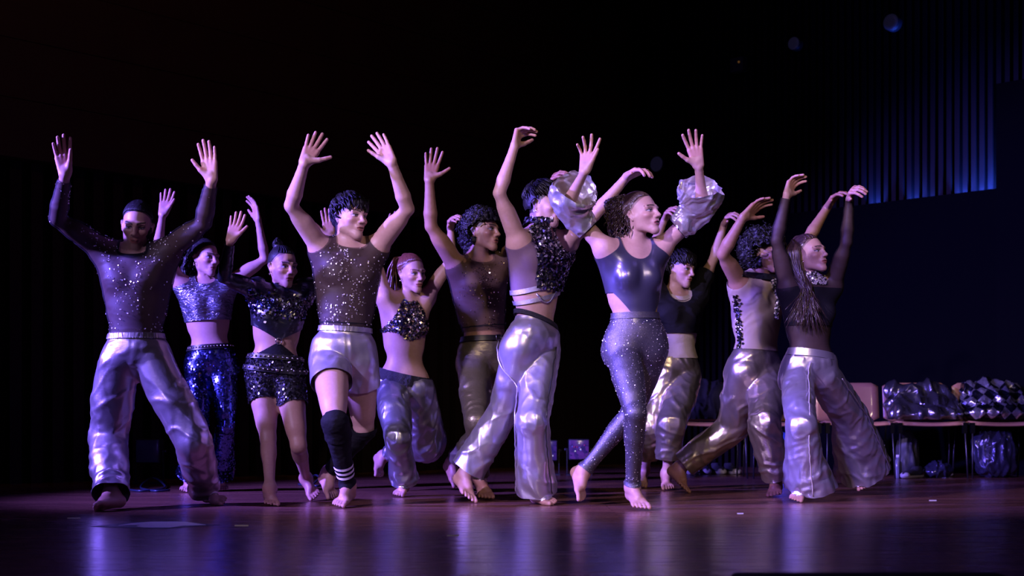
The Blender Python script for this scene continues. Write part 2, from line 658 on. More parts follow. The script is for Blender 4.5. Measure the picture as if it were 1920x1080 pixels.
MT['sequin_black'] = mat('sequin_black', (0.055, 0.052, 0.062), 0.2, 0.9, 0.6)
MT['sequin_blue'] = mat('sequin_blue', (0.13, 0.16, 0.45), 0.2, 1.0, 0.6)
MT['stud'] = mat('metal_stud', (0.62, 0.58, 0.56), 0.22, 1.0, 0.6)
MT['chrome'] = mat('chrome', (0.7, 0.7, 0.72), 0.15, 1.0, 0.6)
MT['ink'] = mat('tattoo_ink', (0.05, 0.04, 0.06), 0.6)


# ------------------------------------------------------------------ a dancer
def rot_head(yaw, pitch, roll):
    """rows: head x (image right), y (back), z (up) in world space; yaw + turns the face to image right, pitch + looks up, roll + tips the crown to image right"""
    y, p, r = map(math.radians, (yaw, pitch, roll))
    Rz = np.array([[math.cos(y), -math.sin(y), 0], [math.sin(y), math.cos(y), 0], [0, 0, 1]])
    Rx = np.array([[1, 0, 0], [0, math.cos(p), math.sin(p)], [0, -math.sin(p), math.cos(p)]])
    Ry = np.array([[math.cos(r), 0, math.sin(r)], [0, 1, 0], [-math.sin(r), 0, math.cos(r)]])
    return (Ry @ Rz @ Rx).T


def laplace(m, w=0.5):
    n = len(m.V)
    acc, cnt = np.zeros((n, 3)), np.zeros(n)
    for f in (m.Q, m.T):
        if len(f):
            for a, b in zip(range(f.shape[1]), list(range(1, f.shape[1])) + [0]):
                for i, j in ((f[:, a], f[:, b]), (f[:, b], f[:, a])):
                    cnt += np.bincount(i, minlength=n)
                    for k in range(3):
                        acc[:, k] += np.bincount(i, m.V[j, k], n)
    return m.V * (1 - w) + w * acc / np.maximum(cnt, 1)[:, None]


class Person:
    def __init__(s, D, h, sex, head, yaw, pitch, roll, neck, sh_l, sh_r, pelvis, hip_l, hip_r, arm_l, arm_r, leg_l, leg_r,
                 hand_l, hand_r, skin, label, build=1.0, head_y=-0.02, face=None, vox=0.0092):
        s.g = g = h / 1.75
        s.sex, s.D, s.skin = sex, D, np.array(skin)
        s.face = face or {}
        f = 0.86 if sex == 'f' else 1.0
        f *= build
        s.f = f
        s.P = at(*pelvis, D)
        s.N = at(neck[0], neck[1], D + neck[2])
        s.sh = {'l': at(sh_l[0], sh_l[1], D + sh_l[2]), 'r': at(sh_r[0], sh_r[1], D + sh_r[2])}
        s.hip = {'l': at(hip_l[0], hip_l[1], D + hip_l[2]), 'r': at(hip_r[0], hip_r[1], D + hip_r[2])}
        s.u = nrm(s.N - s.P)
        r = s.sh['r'] - s.sh['l']
        s.r = nrm(r - s.u * (r @ s.u))
        s.fw = np.cross(s.r, s.u)
        rp = s.hip['r'] - s.hip['l']
        s.rp = nrm(rp - s.u * (rp @ s.u))
        s.fp = np.cross(s.rp, s.u)
        s.L = np.linalg.norm(s.N - s.P)
        s.arm, s.leg, s.hand, s.foot = {}, {}, {}, {}
        UA, FA, TH, SH = 0.163 * h, 0.146 * h, 0.243 * h, 0.238 * h
        for side, a in (('l', arm_l), ('r', arm_r)):
            el = on_ray(a[0][0], a[0][1], s.sh[side], UA, a[0][2])
            wr = on_ray(a[1][0], a[1][1], el, FA, a[1][2])
            tip = on_ray(a[2][0], a[2][1], wr, 0.108 * h, a[2][2])
            s.arm[side] = (s.sh[side], el, wr, tip)
        rep = []
        for side, a in (('l', leg_l), ('r', leg_r)):
            toe = on_floor(a[2][0], a[2][1], 0.012) if len(a[2]) < 3 else at(a[2][0], a[2][1], a[2][2])
            ank = on_ray(a[1][0], a[1][1], toe, 0.112 * h, a[1][2])
            if ank[2] < 0.075 * g:
                ank[2] = 0.075 * g
            hp = s.hip[side]
            best = None
            for Y in np.linspace(D - 0.7, D + 1.2, 381):
                k = at(a[0][0], a[0][1], Y)
                e = (np.linalg.norm(k - hp) - TH) ** 2 + (np.linalg.norm(k - ank) - SH) ** 2
                if k[1] > 0.5 * (hp[1] + ank[1]) + 0.06:
                    e += 0.02 * (k[1] - 0.5 * (hp[1] + ank[1]))
                if best is None or e < best[0]:
                    best = (e, k)
            kn = best[1]
            s.leg[side] = (hp, kn, ank, toe)
            rep.append('%.2f/%.2f %.2f/%.2f' % (np.linalg.norm(kn - hp), TH, np.linalg.norm(kn - ank), SH))
        s.rep = rep
        s.base = np.array([s.P[0], s.P[1], 0.0])
        # ---------------- head frame
        s.H = at(head[0], head[1], D + neck[2] + head_y)
        s.hs = 0.5 + 0.5 * g
        s.hs *= 0.98
        s.RH = rot_head(yaw, pitch, roll)
        s.G = {}
        s._torso()
        for side in 'lr':
            s._arm(side)
            s._leg(side)
        s._head()
        s.hands = {}
        for side, hd in (('l', hand_l), ('r', hand_r)):
            s._hand(side, **hd)
            s._foot(side)
        s.vox = vox
        s.root = empty('person', s.base)
        tag(s.root, label, 'person', 'dancers on the stage')
        s._body()

    # ------------------------------------------------ parts of the figure
    def T(s, a, b, c):
        """torso point: a along the shoulders, b forwards, c up the spine as a share of its length"""
        return s.P + s.r * a * s.g + s.fw * b * s.g + s.u * c * s.L

    def _torso(s):
        g, f, L = s.g, s.f, s.L
        fe = s.sex == 'f'
        R = np.array([s.r, s.fw, s.u])
        RP = np.array([s.rp, s.fp, s.u])
        w = np.linalg.norm(s.sh['r'] - s.sh['l']) / (0.34 * g)
        w = max(0.75, min(1.1, w))
        q = []
        q.append(ell(s.T(0, 0.0, 0.66), R, np.array([0.146 * f * (0.6 + 0.4 * w), 0.102 * f, 0.165]) * g, 0.05))
        q.append(ell(s.T(0, -0.005, 0.84), R, np.array([0.135 * f * w, 0.078 * f, 0.085]) * g, 0.06))
        if fe:
            for sg in (-1, 1):
                q.append(ell(s.T(sg * 0.066 * w, 0.068, 0.655), R, np.array([0.056, 0.048, 0.058]) * g, 0.035))
        else:
            for sg in (-1, 1):
                q.append(ell(s.T(sg * 0.068 * w, 0.062 * f, 0.74), R, np.array([0.072, 0.036, 0.058]) * g, 0.035))
        q.append(ell(s.T(0, 0.004, 0.36), R, np.array([0.117 if fe else 0.130, 0.086 if fe else 0.092, 0.15]) * g * (1 if fe else f), 0.06))
        q.append(ell(s.P + s.u * 0.03 * g, RP, np.array([0.158, 0.104, 0.115]) * g * (1.0 if fe else 0.97), 0.06))
        for sg in (-1, 1):
            q.append(ball(s.P + s.rp * sg * 0.072 * g - s.fp * 0.055 * g - s.u * 0.05 * g, 0.088 * g * (1 if fe else 0.95), 0.05))
        for side, sg in (('l', -1), ('r', 1)):
            sh = s.sh[side]
            q.append(cone(s.N - s.u * 0.035 * g, sh - s.u * 0.01 * g, 0.052 * f * g, 0.043 * f * g, 0.05))
            q.append(cone(s.N + s.u * 0.03 * g - s.fw * 0.015 * g, sh, 0.034 * f * g, 0.036 * f * g, 0.05))
            q.append(cone(sh - s.u * 0.03 * g - s.fw * 0.02 * g, s.T(sg * 0.085, -0.02, 0.45), 0.047 * f * g, 0.05 * f * g, 0.05))
            q.append(cone(sh - s.u * 0.01 * g + s.fw * 0.01 * g, s.T(sg * 0.06, 0.055 * f, 0.74), 0.04 * f * g, 0.04 * f * g, 0.05))
        s.G['torso'] = q
        nb = s.H + (np.array([0, 0.026, -0.055]) * s.hs) @ s.RH
        nr = (0.042 if fe else 0.052) * g
        s.G['neck'] = [cone(s.N - s.u * 0.02 * g, nb, nr * 1.06, nr, 0.022),
                       cone(s.N - s.u * 0.01 * g + s.fw * 0.02 * g, s.H + (np.array([0.044, 0.028, -0.045]) * s.hs) @ s.RH, 0.014 * g, 0.014 * g, 0.02),
                       cone(s.N - s.u * 0.01 * g + s.fw * 0.02 * g, s.H + (np.array([-0.044, 0.028, -0.045]) * s.hs) @ s.RH, 0.014 * g, 0.014 * g, 0.02)]
        s.nb = nb

    def _arm(s, side):
        g, f = s.g, s.f
        a, e, w, tip = s.arm[side]
        d1, d2 = e - a, w - e
        bend = nrm(nrm(d2) - nrm(d1) + np.array([0, -0.1, 0.01]))
        q = [cone(a, a + d1 * 0.22, 0.050 * f * g, 0.048 * f * g, 0.04),
             cone(a + d1 * 0.22, e, 0.045 * f * g, 0.034 * f * g, 0.008),
             cone(a + d1 * 0.38 + bend * 0.013 * g, a + d1 * 0.62 + bend * 0.013 * g, 0.034 * f * g, 0.032 * f * g, 0.03),
             cone(a + d1 * 0.30 - bend * 0.012 * g, a + d1 * 0.70 - bend * 0.010 * g, 0.034 * f * g, 0.029 * f * g, 0.03),
             cone(e, e + d2 * 0.28, 0.034 * f * g, 0.0385 * f * g, 0.010),
             cone(e + d2 * 0.28, e + d2 * 0.72, 0.0385 * f * g, 0.028 * f * g, 0.006),
             cone(e + d2 * 0.72, w, 0.028 * f * g, 0.0245 * f * g, 0.005)]
        s.G['arm_' + side] = q

    def _leg(s, side):
        g = s.g
        f = 0.5 + 0.5 * s.f
        h, k, a, t = s.leg[side]
        d1, d2 = k - h, a - k
        fwd = nrm((t - a) * np.array([1, 1, 0.2]))
        fwd = nrm(fwd - nrm(d2) * (fwd @ nrm(d2)))
        f1 = nrm(s.fp - nrm(d1) * (s.fp @ nrm(d1)))
        q = [cone(h, h + d1 * 0.45, 0.090 * f * g, 0.079 * f * g, 0.05),
             cone(h + d1 * 0.45, k, 0.079 * f * g, 0.052 * f * g, 0.008),
             cone(h + d1 * 0.3 + f1 * 0.02 * g, h + d1 * 0.75 + f1 * 0.018 * g, 0.064 * f * g, 0.050 * f * g, 0.04),
             ball(k + f1 * 0.010 * g, 0.046 * f * g, 0.02),
             cone(k, k + d2 * 0.3, 0.049 * f * g, 0.047 * f * g, 0.010),
             cone(k + d2 * 0.18 - fwd * 0.020 * g, k + d2 * 0.42 - fwd * 0.020 * g, 0.042 * f * g, 0.040 * f * g, 0.03),
             cone(k + d2 * 0.3, k + d2 * 0.85, 0.047 * f * g, 0.032 * f * g, 0.008),
             cone(k + d2 * 0.85, a, 0.032 * f * g, 0.033 * f * g, 0.006)]
        s.G['leg_' + side] = q

    def _foot(s, side):
        g = s.g * 0.98
        h, k, A, Tt = s.leg[side]
        v = Tt - A
        q = k - A
        w = np.cross(v, q)
        w = nrm(w) if np.linalg.norm(w) > 1e-4 else np.array([1.0, 0, 0])
        vd = nrm(v)
        up = nrm(q - vd * (q @ vd))
        th = math.radians(19)
        fd = vd * math.cos(th) + up * math.sin(th)       # along the sole
        su = up * math.cos(th) - vd * math.sin(th)       # away from the sole
        if w @ s.r > 0:
            pass
        inner = (s.hip['r' if side == 'l' else 'l'] - s.hip[side])
        wi = w if w @ inner > 0 else -w
        def pt(a, b, c):
            p = A + (fd * a + wi * b + su * c) * g
            return p
        def cl(p, r):
            p = p.copy()
            p[2] = max(p[2], r * 0.92)
            return p
        pr = []
        def add(a, b, ra, rb, kk):
            pr.append(cone(cl(a, ra * g), cl(b, rb * g), ra * g, rb * g, kk))
        add(pt(-0.008, 0, 0.01), pt(-0.030, 0, -0.040), 0.034, 0.030, 0.03)
        add(pt(0.0, 0, 0.0), pt(0.085, 0.006, -0.036), 0.034, 0.025, 0.03)
        add(pt(-0.025, 0, -0.048), pt(0.110, 0.027, -0.056), 0.024, 0.018, 0.02)
        add(pt(-0.025, 0, -0.048), pt(0.098, -0.026, -0.061), 0.024, 0.014, 0.02)
        add(pt(0.10, 0.022, -0.054), pt(0.098, -0.024, -0.060), 0.016, 0.013, 0.014)
        for i, (b, L0, r0) in enumerate(((0.032, 0.058, 0.0125), (0.0125, 0.058, 0.0088), (-0.004, 0.051, 0.0084), (-0.019, 0.043, 0.0080), (-0.033, 0.032, 0.0080))):
            p0 = pt(0.115 - 0.006 * i, b * 0.95, -0.058)
            p1 = pt(0.115 - 0.006 * i + L0 * 0.55, b * 1.08, -0.058)
            p2 = pt(0.115 - 0.006 * i + L0, b * 1.08, -0.066)
            add(p0, p1, r0 * 1.05, r0, 0.005)
            add(p1, p2, r0, r0 * 0.95, 0.002)
        s.G['foot_' + side] = pr
        s.foot[side] = (A, fd, su)

    def _hand(s, side, n=(0, -1, 0), spread=7, curl=(8, 10, 8), thumb=38, size=1.0, thumb_in=0.25, var=0.0, flip=1):
        a, e, w, tip = s.arm[side]
        g = s.g * size * (0.97 if s.sex == 'f' else 1.0)
        d = nrm(tip - w)
        n = np.asarray(n, float)
        n = nrm(n - d * (n @ d))
        t = np.cross(d, n) * (1 if side == 'l' else -1) * flip
        pr = []
        W = w
        Ks = []
        for off, ln, kr in ((0.030, 0.090, 0.0135), (0.010, 0.095, 0.0135), (-0.010, 0.091, 0.013), (-0.028, 0.083, 0.012)):
            K = W + (d * ln + t * off) * g
            Ks.append(K)
            pr.append(cone(W + (t * off * 0.55 + d * 0.005) * g, K, 0.0150 * g, kr * g, 0.010))
        pr.append(cone(W - d * 0.005 * g, W + d * 0.03 * g, 0.022 * g * s.f, 0.021 * g, 0.006))
        lens = ((0.043, 0.027, 0.021), (0.048, 0.031, 0.022), (0.045, 0.029, 0.022), (0.034, 0.021, 0.019))
        rads = (0.0098, 0.0100, 0.0096, 0.0085)
        fan = (1.3, 0.35, -0.55, -1.5)
        for i in range(4):
            ang = math.radians(spread * fan[i])
            di = d * math.cos(ang) + t * math.sin(ang)
            c, p = 0.0, Ks[i]
            for j in range(3):
                c += math.radians(curl[j] * (1 + var * (i - 1.5) / 1.5))
                sd = di * math.cos(c) + n * math.sin(c)
                p2 = p + sd * lens[i][j] * g
                pr.append(cone(p, p2, rads[i] * g * (1 - 0.06 * j), rads[i] * g * (1 - 0.06 * (j + 1)), 0.006 if j == 0 else 0.003))
                p = p2
        ta = math.radians(thumb)
        b0 = W + (d * 0.022 + t * 0.018 + n * 0.006) * g
        td = nrm(d * math.cos(ta) + t * math.sin(ta) + n * thumb_in)
        b1 = b0 + td * 0.044 * g
        td2 = nrm(td + d * 0.25)
        b2 = b1 + td2 * 0.033 * g
        b3 = b2 + nrm(td2 + d * 0.1) * 0.026 * g
        pr.append(cone(b0, b1, 0.0165 * g, 0.0125 * g, 0.014))
        pr.append(cone(b1, b2, 0.0108 * g, 0.0098 * g, 0.005))
        pr.append(cone(b2, b3, 0.0098 * g, 0.0082 * g, 0.003))
        s.G['hand_' + side] = pr
        s.hands[side] = (w, d, n, t)

    def hp(s, x, y, z):
        return s.H + (np.array([x, y, z]) * s.hs) @ s.RH

    def _head(s):
        hs, R = s.hs, s.RH
        fe = s.sex == 'f'
        def E(c, r, k, op=1):
            return ell(s.hp(*c), R, np.array(r) * hs, k * hs, op)
        def K(a, b, ra, rb, k, op=1):
            return cone(s.hp(*a), s.hp(*b), ra * hs, rb * hs, k * hs, op)
        jw = 0.038 if fe else 0.043
        q = [E((0, 0.014, 0.034), (0.071, 0.092, 0.083), 0.03),
             E((0, -0.030, -0.020), (0.055, 0.060, 0.078), 0.025),
             E((0, 0.0, -0.02), (0.060, 0.068, 0.056), 0.025),
             K((0, -0.066, -0.098), (0, -0.062, -0.092), 0.019 if fe else 0.022, 0.022, 0.02)]
        for sg in (-1, 1):
            q.append(K((sg * 0.009, -0.066, -0.099), (sg * jw, -0.004, -0.064), 0.016, 0.018, 0.02))
            q.append(K((sg * jw, -0.004, -0.064), (sg * 0.054, 0.0, -0.02), 0.016, 0.014, 0.02))
            q.append(E((sg * 0.040, -0.058, -0.022), (0.020, 0.020, 0.014), 0.020))
            q.append(K((sg * 0.012, -0.087, 0.020), (sg * 0.044, -0.071, 0.022), 0.0095, 0.0090, 0.014))
        for sg in (-1, 1):
            q.append(E((sg * 0.030, -0.094, 0.002), (0.0185, 0.021, 0.0125), 0.012, -1))
        for sg in (-1, 1):
            q.append(E((sg * 0.0305, -0.0700, 0.001), (0.0135, 0.0125, 0.0115), 0.004))
            q.append(K((sg * 0.018, -0.080, 0.0100), (sg * 0.043, -0.073, 0.0090), 0.0042, 0.0040, 0.005))
        q.append(K((0, -0.087, 0.014), (0, -0.103, -0.026), 0.0075, 0.0095, 0.012))
        q.append(E((0, -0.106, -0.030), (0.0115, 0.012, 0.010), 0.008))
        for sg in (-1, 1):
            q.append(E((sg * 0.0125, -0.096, -0.034), (0.0085, 0.011, 0.0075), 0.007))
            q.append(E((sg * 0.0065, -0.100, -0.0425), (0.0038, 0.006, 0.003), 0.003, -1))
        q.append(E((0, -0.080, -0.060), (0.026, 0.014, 0.020), 0.016))
        q.append(E((0, -0.0905, -0.0588), (0.0200, 0.0075, 0.0046), 0.006))
        q.append(E((0, -0.0885, -0.0702), (0.0175, 0.0080, 0.0056), 0.006))
        op = s.face.get('mouth', 0.0)
        q.append(E((0, -0.100, -0.0643), (0.0195, 0.010, 0.0014 + op), 0.003, -1))
        q.append(E((0, -0.080, -0.083), (0.020, 0.010, 0.004), 0.01, -1)) if False else None
        q = [x for x in q if x is not None]
        Re = {}
        for sg in (-1, 1):
            q.append(K((sg * 0.070, 0.012, -0.020), (sg * 0.077, 0.020, 0.014), 0.006, 0.0085, 0.01))
            q.append(K((sg * 0.077, 0.020, 0.014), (sg * 0.080, 0.030, 0.004), 0.0065, 0.006, 0.006))
            q.append(K((sg * 0.080, 0.030, 0.004), (sg * 0.072, 0.012, -0.030), 0.006, 0.0065, 0.006))
            q.append(E((sg * 0.082, 0.014, -0.004), (0.006, 0.007, 0.011), 0.004, -1))
        s.G['head'] = q

    def face_color(s, V):
        q = ((V - s.H) @ s.RH.T) / s.hs
        x, y, z = q[:, 0], q[:, 1], q[:, 2]
        ax = np.abs(x)
        col = np.tile(s.skin, (len(V), 1))
        front = y < -0.045
        fc = s.face
        def mixc(mask, c):
            mask = np.clip(mask, 0, 1)[:, None]
            return col * (1 - mask) + np.array(c) * mask
        sm = lambda d, w: np.clip(0.5 - d / w, 0, 1)
        # cheeks, nose and ears a little redder
        col = mixc(0.35 * np.exp(-(((ax - 0.042) / 0.02) ** 2 + ((z + 0.028) / 0.018) ** 2)) * front, s.skin * np.array([1.0, 0.62, 0.6]))
        # beard shadow
        if fc.get('beard', 0):
            jaw = ((z < -0.074 + 0.35 * np.maximum(ax - 0.02, 0)) & (z > -0.125) & (y < 0.0)) | ((ax > 0.046) & (z < -0.018) & (y < -0.004) & (y > -0.045))
            mous = (np.abs(z + 0.0475 + 0.15 * ax) < 0.0045) & (ax < 0.027) & front
            col = mixc(fc['beard'] * (jaw | mous), s.skin * 0.22)
        # make-up round the eyes
        mk = fc.get('makeup', 0.5)
        e = ((ax - 0.0315) / 0.020) ** 2 + ((z - 0.005) / 0.0125) ** 2
        col = mixc(mk * sm(e - 0.9, 0.7) * front, s.skin * 0.16)
        # brows
        zb = 0.0225 + 0.0045 * np.sin(np.clip((ax - 0.012) / 0.038, 0, 1) * 2.2) + fc.get('frown', 0.0) * (ax - 0.03)
        br = (np.abs(z - zb) < 0.0050 * (1.15 - 0.5 * np.clip((ax - 0.012) / 0.038, 0, 1))) & (ax > 0.010) & (ax < 0.051) & front
        col = mixc(0.92 * br, fc.get('brow', (0.02, 0.014, 0.012)))
        # eyes
        gx = fc.get('gaze', 0.0)
        ez = 0.0062 * np.sqrt(np.clip(1 - ((ax - 0.0308) / 0.0150) ** 2, 0, 1))
        eye = (z < 0.0022 + ez * fc.get('open', 0.55)) & (z > 0.0005 - ez * 0.8) & (np.abs(ax - 0.0308) < 0.0145) & front
        col = mixc(0.95 * eye, (0.42, 0.39, 0.39))
        ir = np.hypot(x - np.sign(x) * 0.0308 - gx, z - 0.0012) < 0.0054
        col = mixc(0.97 * (eye & ir), (0.018, 0.012, 0.010))
        lash = (np.abs(z - (0.0022 + ez * fc.get('open', 0.55)) - 0.0012) < 0.0024) & (np.abs(ax - 0.0318) < 0.0170) & front
        col = mixc(0.95 * lash, (0.012, 0.010, 0.010))
        # lips
        zt = -0.0640 + (0.0105 - 0.0035 * np.exp(-(ax / 0.004) ** 2)) * np.sqrt(np.clip(1 - (ax / 0.0255) ** 2, 0, 1))
        zl = -0.0640 - 0.0135 * np.sqrt(np.clip(1 - (ax / 0.0235) ** 2, 0, 1))
        lip = (z < zt) & (z > zl) & (ax < 0.0255) & (y < -0.07)
        col = mixc(0.85 * lip, fc.get('lips', s.skin * np.array([0.72, 0.36, 0.36])))
        op = fc.get('mouth', 0.0)
        mo = (np.abs(z + 0.0643) < 0.0016 + op * np.clip(1 - (ax / 0.02) ** 2, 0, 1)) & (ax < 0.0225) & (y < -0.06)
        col = mixc(0.9 * mo, (0.03, 0.010, 0.010))
        # scalp shadow of cropped hair
        sc = fc.get('scalp', 1.0)
        zl_ = fc.get('hairline', 0.082)
        hl = (z > zl_ - np.clip((y + 0.06), 0, 0.2) * 0.9) & (z > -0.05) & ~((y < 0.008) & (z < 0.02)) 
        col = mixc(sc * 0.9 * hl, fc.get('hair', (0.014, 0.011, 0.011)))
        fd = fc.get('fade', 0.0)
        if fd:
            side = (ax > 0.045) & (y > -0.016 + 0.3 * np.maximum(0.02 - z, 0)) & (z > -0.004) & (z < 0.09) & ~((y > -0.002) & (y < 0.034) & (z < 0.022))
            side |= (y > 0.03) & (z > -0.05) & (z < 0.09)
            col = mixc(fd * side, (0.02, 0.015, 0.014))
        return col

    def _body(s):
        G = s.G
        prims = G['torso'] + G['neck'] + G['arm_l'] + G['arm_r'] + G['leg_l'] + G['leg_r']
        allp = prims + G['head'] + G['hand_l'] + G['hand_r'] + G['foot_l'] + G['foot_r']
        s.all = allp
        # cut planes between the coarse trunk grid and the fine head, hand and foot grids
        ndir = nrm(s.nb - s.N)
        npt = s.N + (s.nb - s.N) * 0.62
        cuts = [(npt, ndir, s.H, 0.20 * s.hs)]
        regs = [(npt, ndir, G['head'], 0.0028 if s.D < 7.9 else 0.0036)]
        for side in 'lr':
            a, e, w, tip = s.arm[side]
            d = nrm(w - e)
            regs.append((w - d * 0.035, d, G['hand_' + side], 0.0034 if s.D < 7.9 else 0.0038))
        for side in 'lr':
            h, k, A, t = s.leg[side]
            d = nrm(A - k)
            regs.append((A - d * 0.05, d, G['foot_' + side], 0.0050))
        boxes = []
        for p0, d, gp, hv in regs:
            bs = [pbox(p) for p in gp if p[3] > 0]
            lo = np.minimum(np.min([b[0] for b in bs], 0), p0 - 0.06) - 0.012
            hi = np.maximum(np.max([b[1] for b in bs], 0), p0 + 0.06) + 0.012
            boxes.append((lo, hi))
        s.grid = Grid(allp, s.vox, margin=0.06)
        m = M(*s.grid.mesh())
        for (p0, d, gp, hv), (lo, hi) in zip(regs, boxes):
            def fcut(V, p0=p0, d=d, lo=lo, hi=hi):
                ins = np.all((V > lo) & (V < hi), 1)
                return np.where(ins, 0.002 - (V - p0) @ d, 1.0)
            m = m.trim(fcut)
        out = [m]
        for (p0, d, gp, hv), (lo, hi) in zip(regs, boxes):
            near = []
            for p in allp:
                a, b = pbox(p)
                if np.all(a < hi + 0.03) and np.all(b > lo - 0.03):
                    near.append(p)
            gm = M(*Grid(near, hv, lo, hi, margin=0.02).mesh())
            def fcut2(V, p0=p0, d=d):
                return (V - p0) @ d
            gm = gm.trim(fcut2)
            # keep only the piece near this region's own primitives (another limb may pass through the box)
            dist = np.full(len(gm.V), 9.0)
            for p in gp:
                if p[3] > 0:
                    dist = np.minimum(dist, pdist(p, gm.V[:, 0], gm.V[:, 1], gm.V[:, 2]))
            keep = dist < 0.06
            gm = M(gm.V, gm.Q[keep[gm.Q].all(1)] if len(gm.Q) else None, gm.T[keep[gm.T].all(1)] if len(gm.T) else None).clean()
            out.append(gm)
        m = merge(out)
        col = s.face_color(m.V)
        far = np.linalg.norm(m.V - s.H, axis=1) > 0.145 * s.hs
        n3 = 0.94 + 0.06 * vnoise(m.V * 9.0, 5)
        col[far] = s.skin
        # redder knuckles, toes and elbows
        for side in 'lr':
            w, d, n, t = s.hands[side]
            q = (m.V - w) @ d
            near = (np.linalg.norm(m.V - w, axis=1) < 0.22) & (q > 0.05)
            col[near] = col[near] * np.array([1.04, 0.90, 0.90])
            a = s.foot[side][0]
            near = np.linalg.norm(m.V - a, axis=1) < 0.24
            near &= m.V[:, 2] < a[2] + 0.02
            col[near] = col[near] * np.array([1.04, 0.92, 0.92])
        col = col * n3[:, None]
        s.body = part('body', m, MT['skin'], s.root, col)

    # ------------------------------------------------ clothes
    def tor(s, V):
        d = V - s.P
        return d @ s.r / s.g, d @ s.fw / s.g, d @ s.u / s.L

    def limb_t(s, V, pts):
        """0..1 along the first bone, 1..2 along the second (beyond 2 past the end), and the distance"""
        a, b, c = pts[:3]
        res = []
        for p, q in ((a, b), (b, c)):
            d = q - p
            t = (V - p) @ d / (d @ d)
            tc = np.clip(t, 0, 1)
            res.append((t, np.linalg.norm(V - p - tc[:, None] * d, axis=1)))
        second = res[1][1] < res[0][1]
        second |= (res[0][0] > 1) & (res[1][0] > 0)
        t = np.where(second, 1 + np.maximum(res[1][0], 0), np.minimum(res[0][0], 1))
        return t, np.minimum(res[0][1], res[1][1])

    def leg_t(s, V):
        tl, dl = s.limb_t(V, s.leg['l'])
        tr, dr = s.limb_t(V, s.leg['r'])
        left = dl < dr
        return np.where(left, tl, tr), left, np.minimum(dl, dr)

    def chain(s, pts, rad, k=0.03):
        """cones along a limb; rad is a list of (t, radius[, offset])"""
        def pos(t):
            a, b, c = pts[:3]
            return a + (b - a) * t if t <= 1 else b + (c - b) * (t - 1)
        q = []
        for (x, y) in zip(rad[:-1], rad[1:]):
            pa = pos(x[0]) + (np.array(x[2]) if len(x) > 2 else 0)
            pb = pos(y[0]) + (np.array(y[2]) if len(y) > 2 else 0)
            q.append(cone(pa, pb, x[1] * s.g, y[1] * s.g, k))
        return q

    def wear(s, name, prims, material, trim=None, disp=None, vox=0.0065, gap=0.004, parent=None, smooth=True, ret=False, relax=0):
        gr = Grid(prims, vox, margin=0.03)
        s.last = gr
        m = M(*gr.mesh())
        if disp is not None:
            N = m.normals()
            m.V = m.V + N * disp(m.V, N)[:, None]
        for _ in range(relax):
            m.V = laplace(m)
        if gap is not None:
            for _ in range(2):
                d = s.grid.sample(m.V)
                push = np.clip(gap - d, 0, 0.05)
                ii = push > 0
                if ii.any():
                    m.V[ii] += s.grid.grad(m.V[ii]) * push[ii][:, None]
        for t in (trim if isinstance(trim, (list, tuple)) else [trim]):
            if t is not None:
                m = m.trim(t)
        o = part(name, m, material, parent or s.root, smooth=smooth)
        return (o, m) if ret else o

    def band(s, name, prims, material, inf, trims, vox=0.005, parent=None, ret=False):
        return s.wear(name, inflate(prims, inf), material, trims, None, vox, 0.003, parent, ret=ret)

    def trousers(s, radii_l, radii_r, material, waist=0.16, hem=(1.95, 1.95), amp=0.010, ease=0.012, name='trousers', vox=0.0075, seed=1, waist_tilt=(0, 0), long=0.4, amp_top=0.75, fold=16.0, ret=False, hip_ease=None, relax=3):
        he = ease if hip_ease is None else hip_ease
        pel = [p for p in s.G['torso'] if np.linalg.norm((p[1][0]) - s.P) < 0.16 * s.g and p[0] in ('ell', 'cone')]
        pel = inflate(pel, he, 0.06)
        pr = pel + s.chain(s.leg['l'], radii_l, 0.012) + s.chain(s.leg['r'], radii_r, 0.012)
        axl = [nrm(s.leg[q][2] - s.leg[q][1]) for q in 'lr']
        axu = [nrm(s.leg[q][1] - s.leg[q][0]) for q in 'lr']
        def disp(V, N):
            t, left, dist = s.leg_t(V)
            ax = np.where(left[:, None], np.where((t < 1)[:, None], axu[0], axl[0]), np.where((t < 1)[:, None], axu[1], axl[1]))
            al = (s.P[2] - V[:, 2]) * 1.05
            cr = V * np.array([1.0, 1.0, 0.15])
            warp = fbm(V * 5.0, seed + 3, 2)
            p1 = np.stack([al * fold * 0.75 + warp * 1.3 + left * 7.3 + cr[:, 0] * 5.0 * np.where(left, 1, -1), cr[:, 0] * 3.5, cr[:, 1] * 4 + cr[:, 2] * 2], 1)
            n1 = fbm(p1, seed, 2)
            tr = np.clip(1 - np.abs(n1) * 3.2, 0, 1) ** 1.6 - 0.25            # sharp creases across the leg
            p2 = np.stack([al * 2.0 + warp * 0.5, cr[:, 0] * 15 + warp * 1.2, cr[:, 1] * 15 + cr[:, 2] * 5], 1)
            n2 = fbm(p2, seed + 9, 2)
            lo_ = np.clip(1 - np.abs(n2) * 2.6, 0, 1) ** 1.4 - 0.3             # hanging folds along it
            w = np.clip(0.6 + 0.25 * np.exp(-((t - 1.0) / 0.32) ** 2) + 0.9 * np.clip((t - 1.45) / 0.4, 0, 1), 0, 1.15)
            w = w * np.where(t < 0.35, amp_top, 1.0)
            d = 1.35 * amp * w * (tr * (1 - long) + lo_ * long) + amp * 0.45 * fbm(V * np.array([7, 7, 5]), seed + 5, 1)
            return d
        def cut_w(V):
            a, b, c = s.tor(V)
            return waist + waist_tilt[0] * a + waist_tilt[1] * b - c
        def cut_h(V):
            t, left, dist = s.leg_t(V)
            return np.where(left, hem[0], hem[1]) + 0.02 * fbm(V * 12, seed + 2, 1) - t
        return s.wear(name, pr, material, [cut_w, cut_h], disp, vox, 0.005, ret=ret, relax=relax)

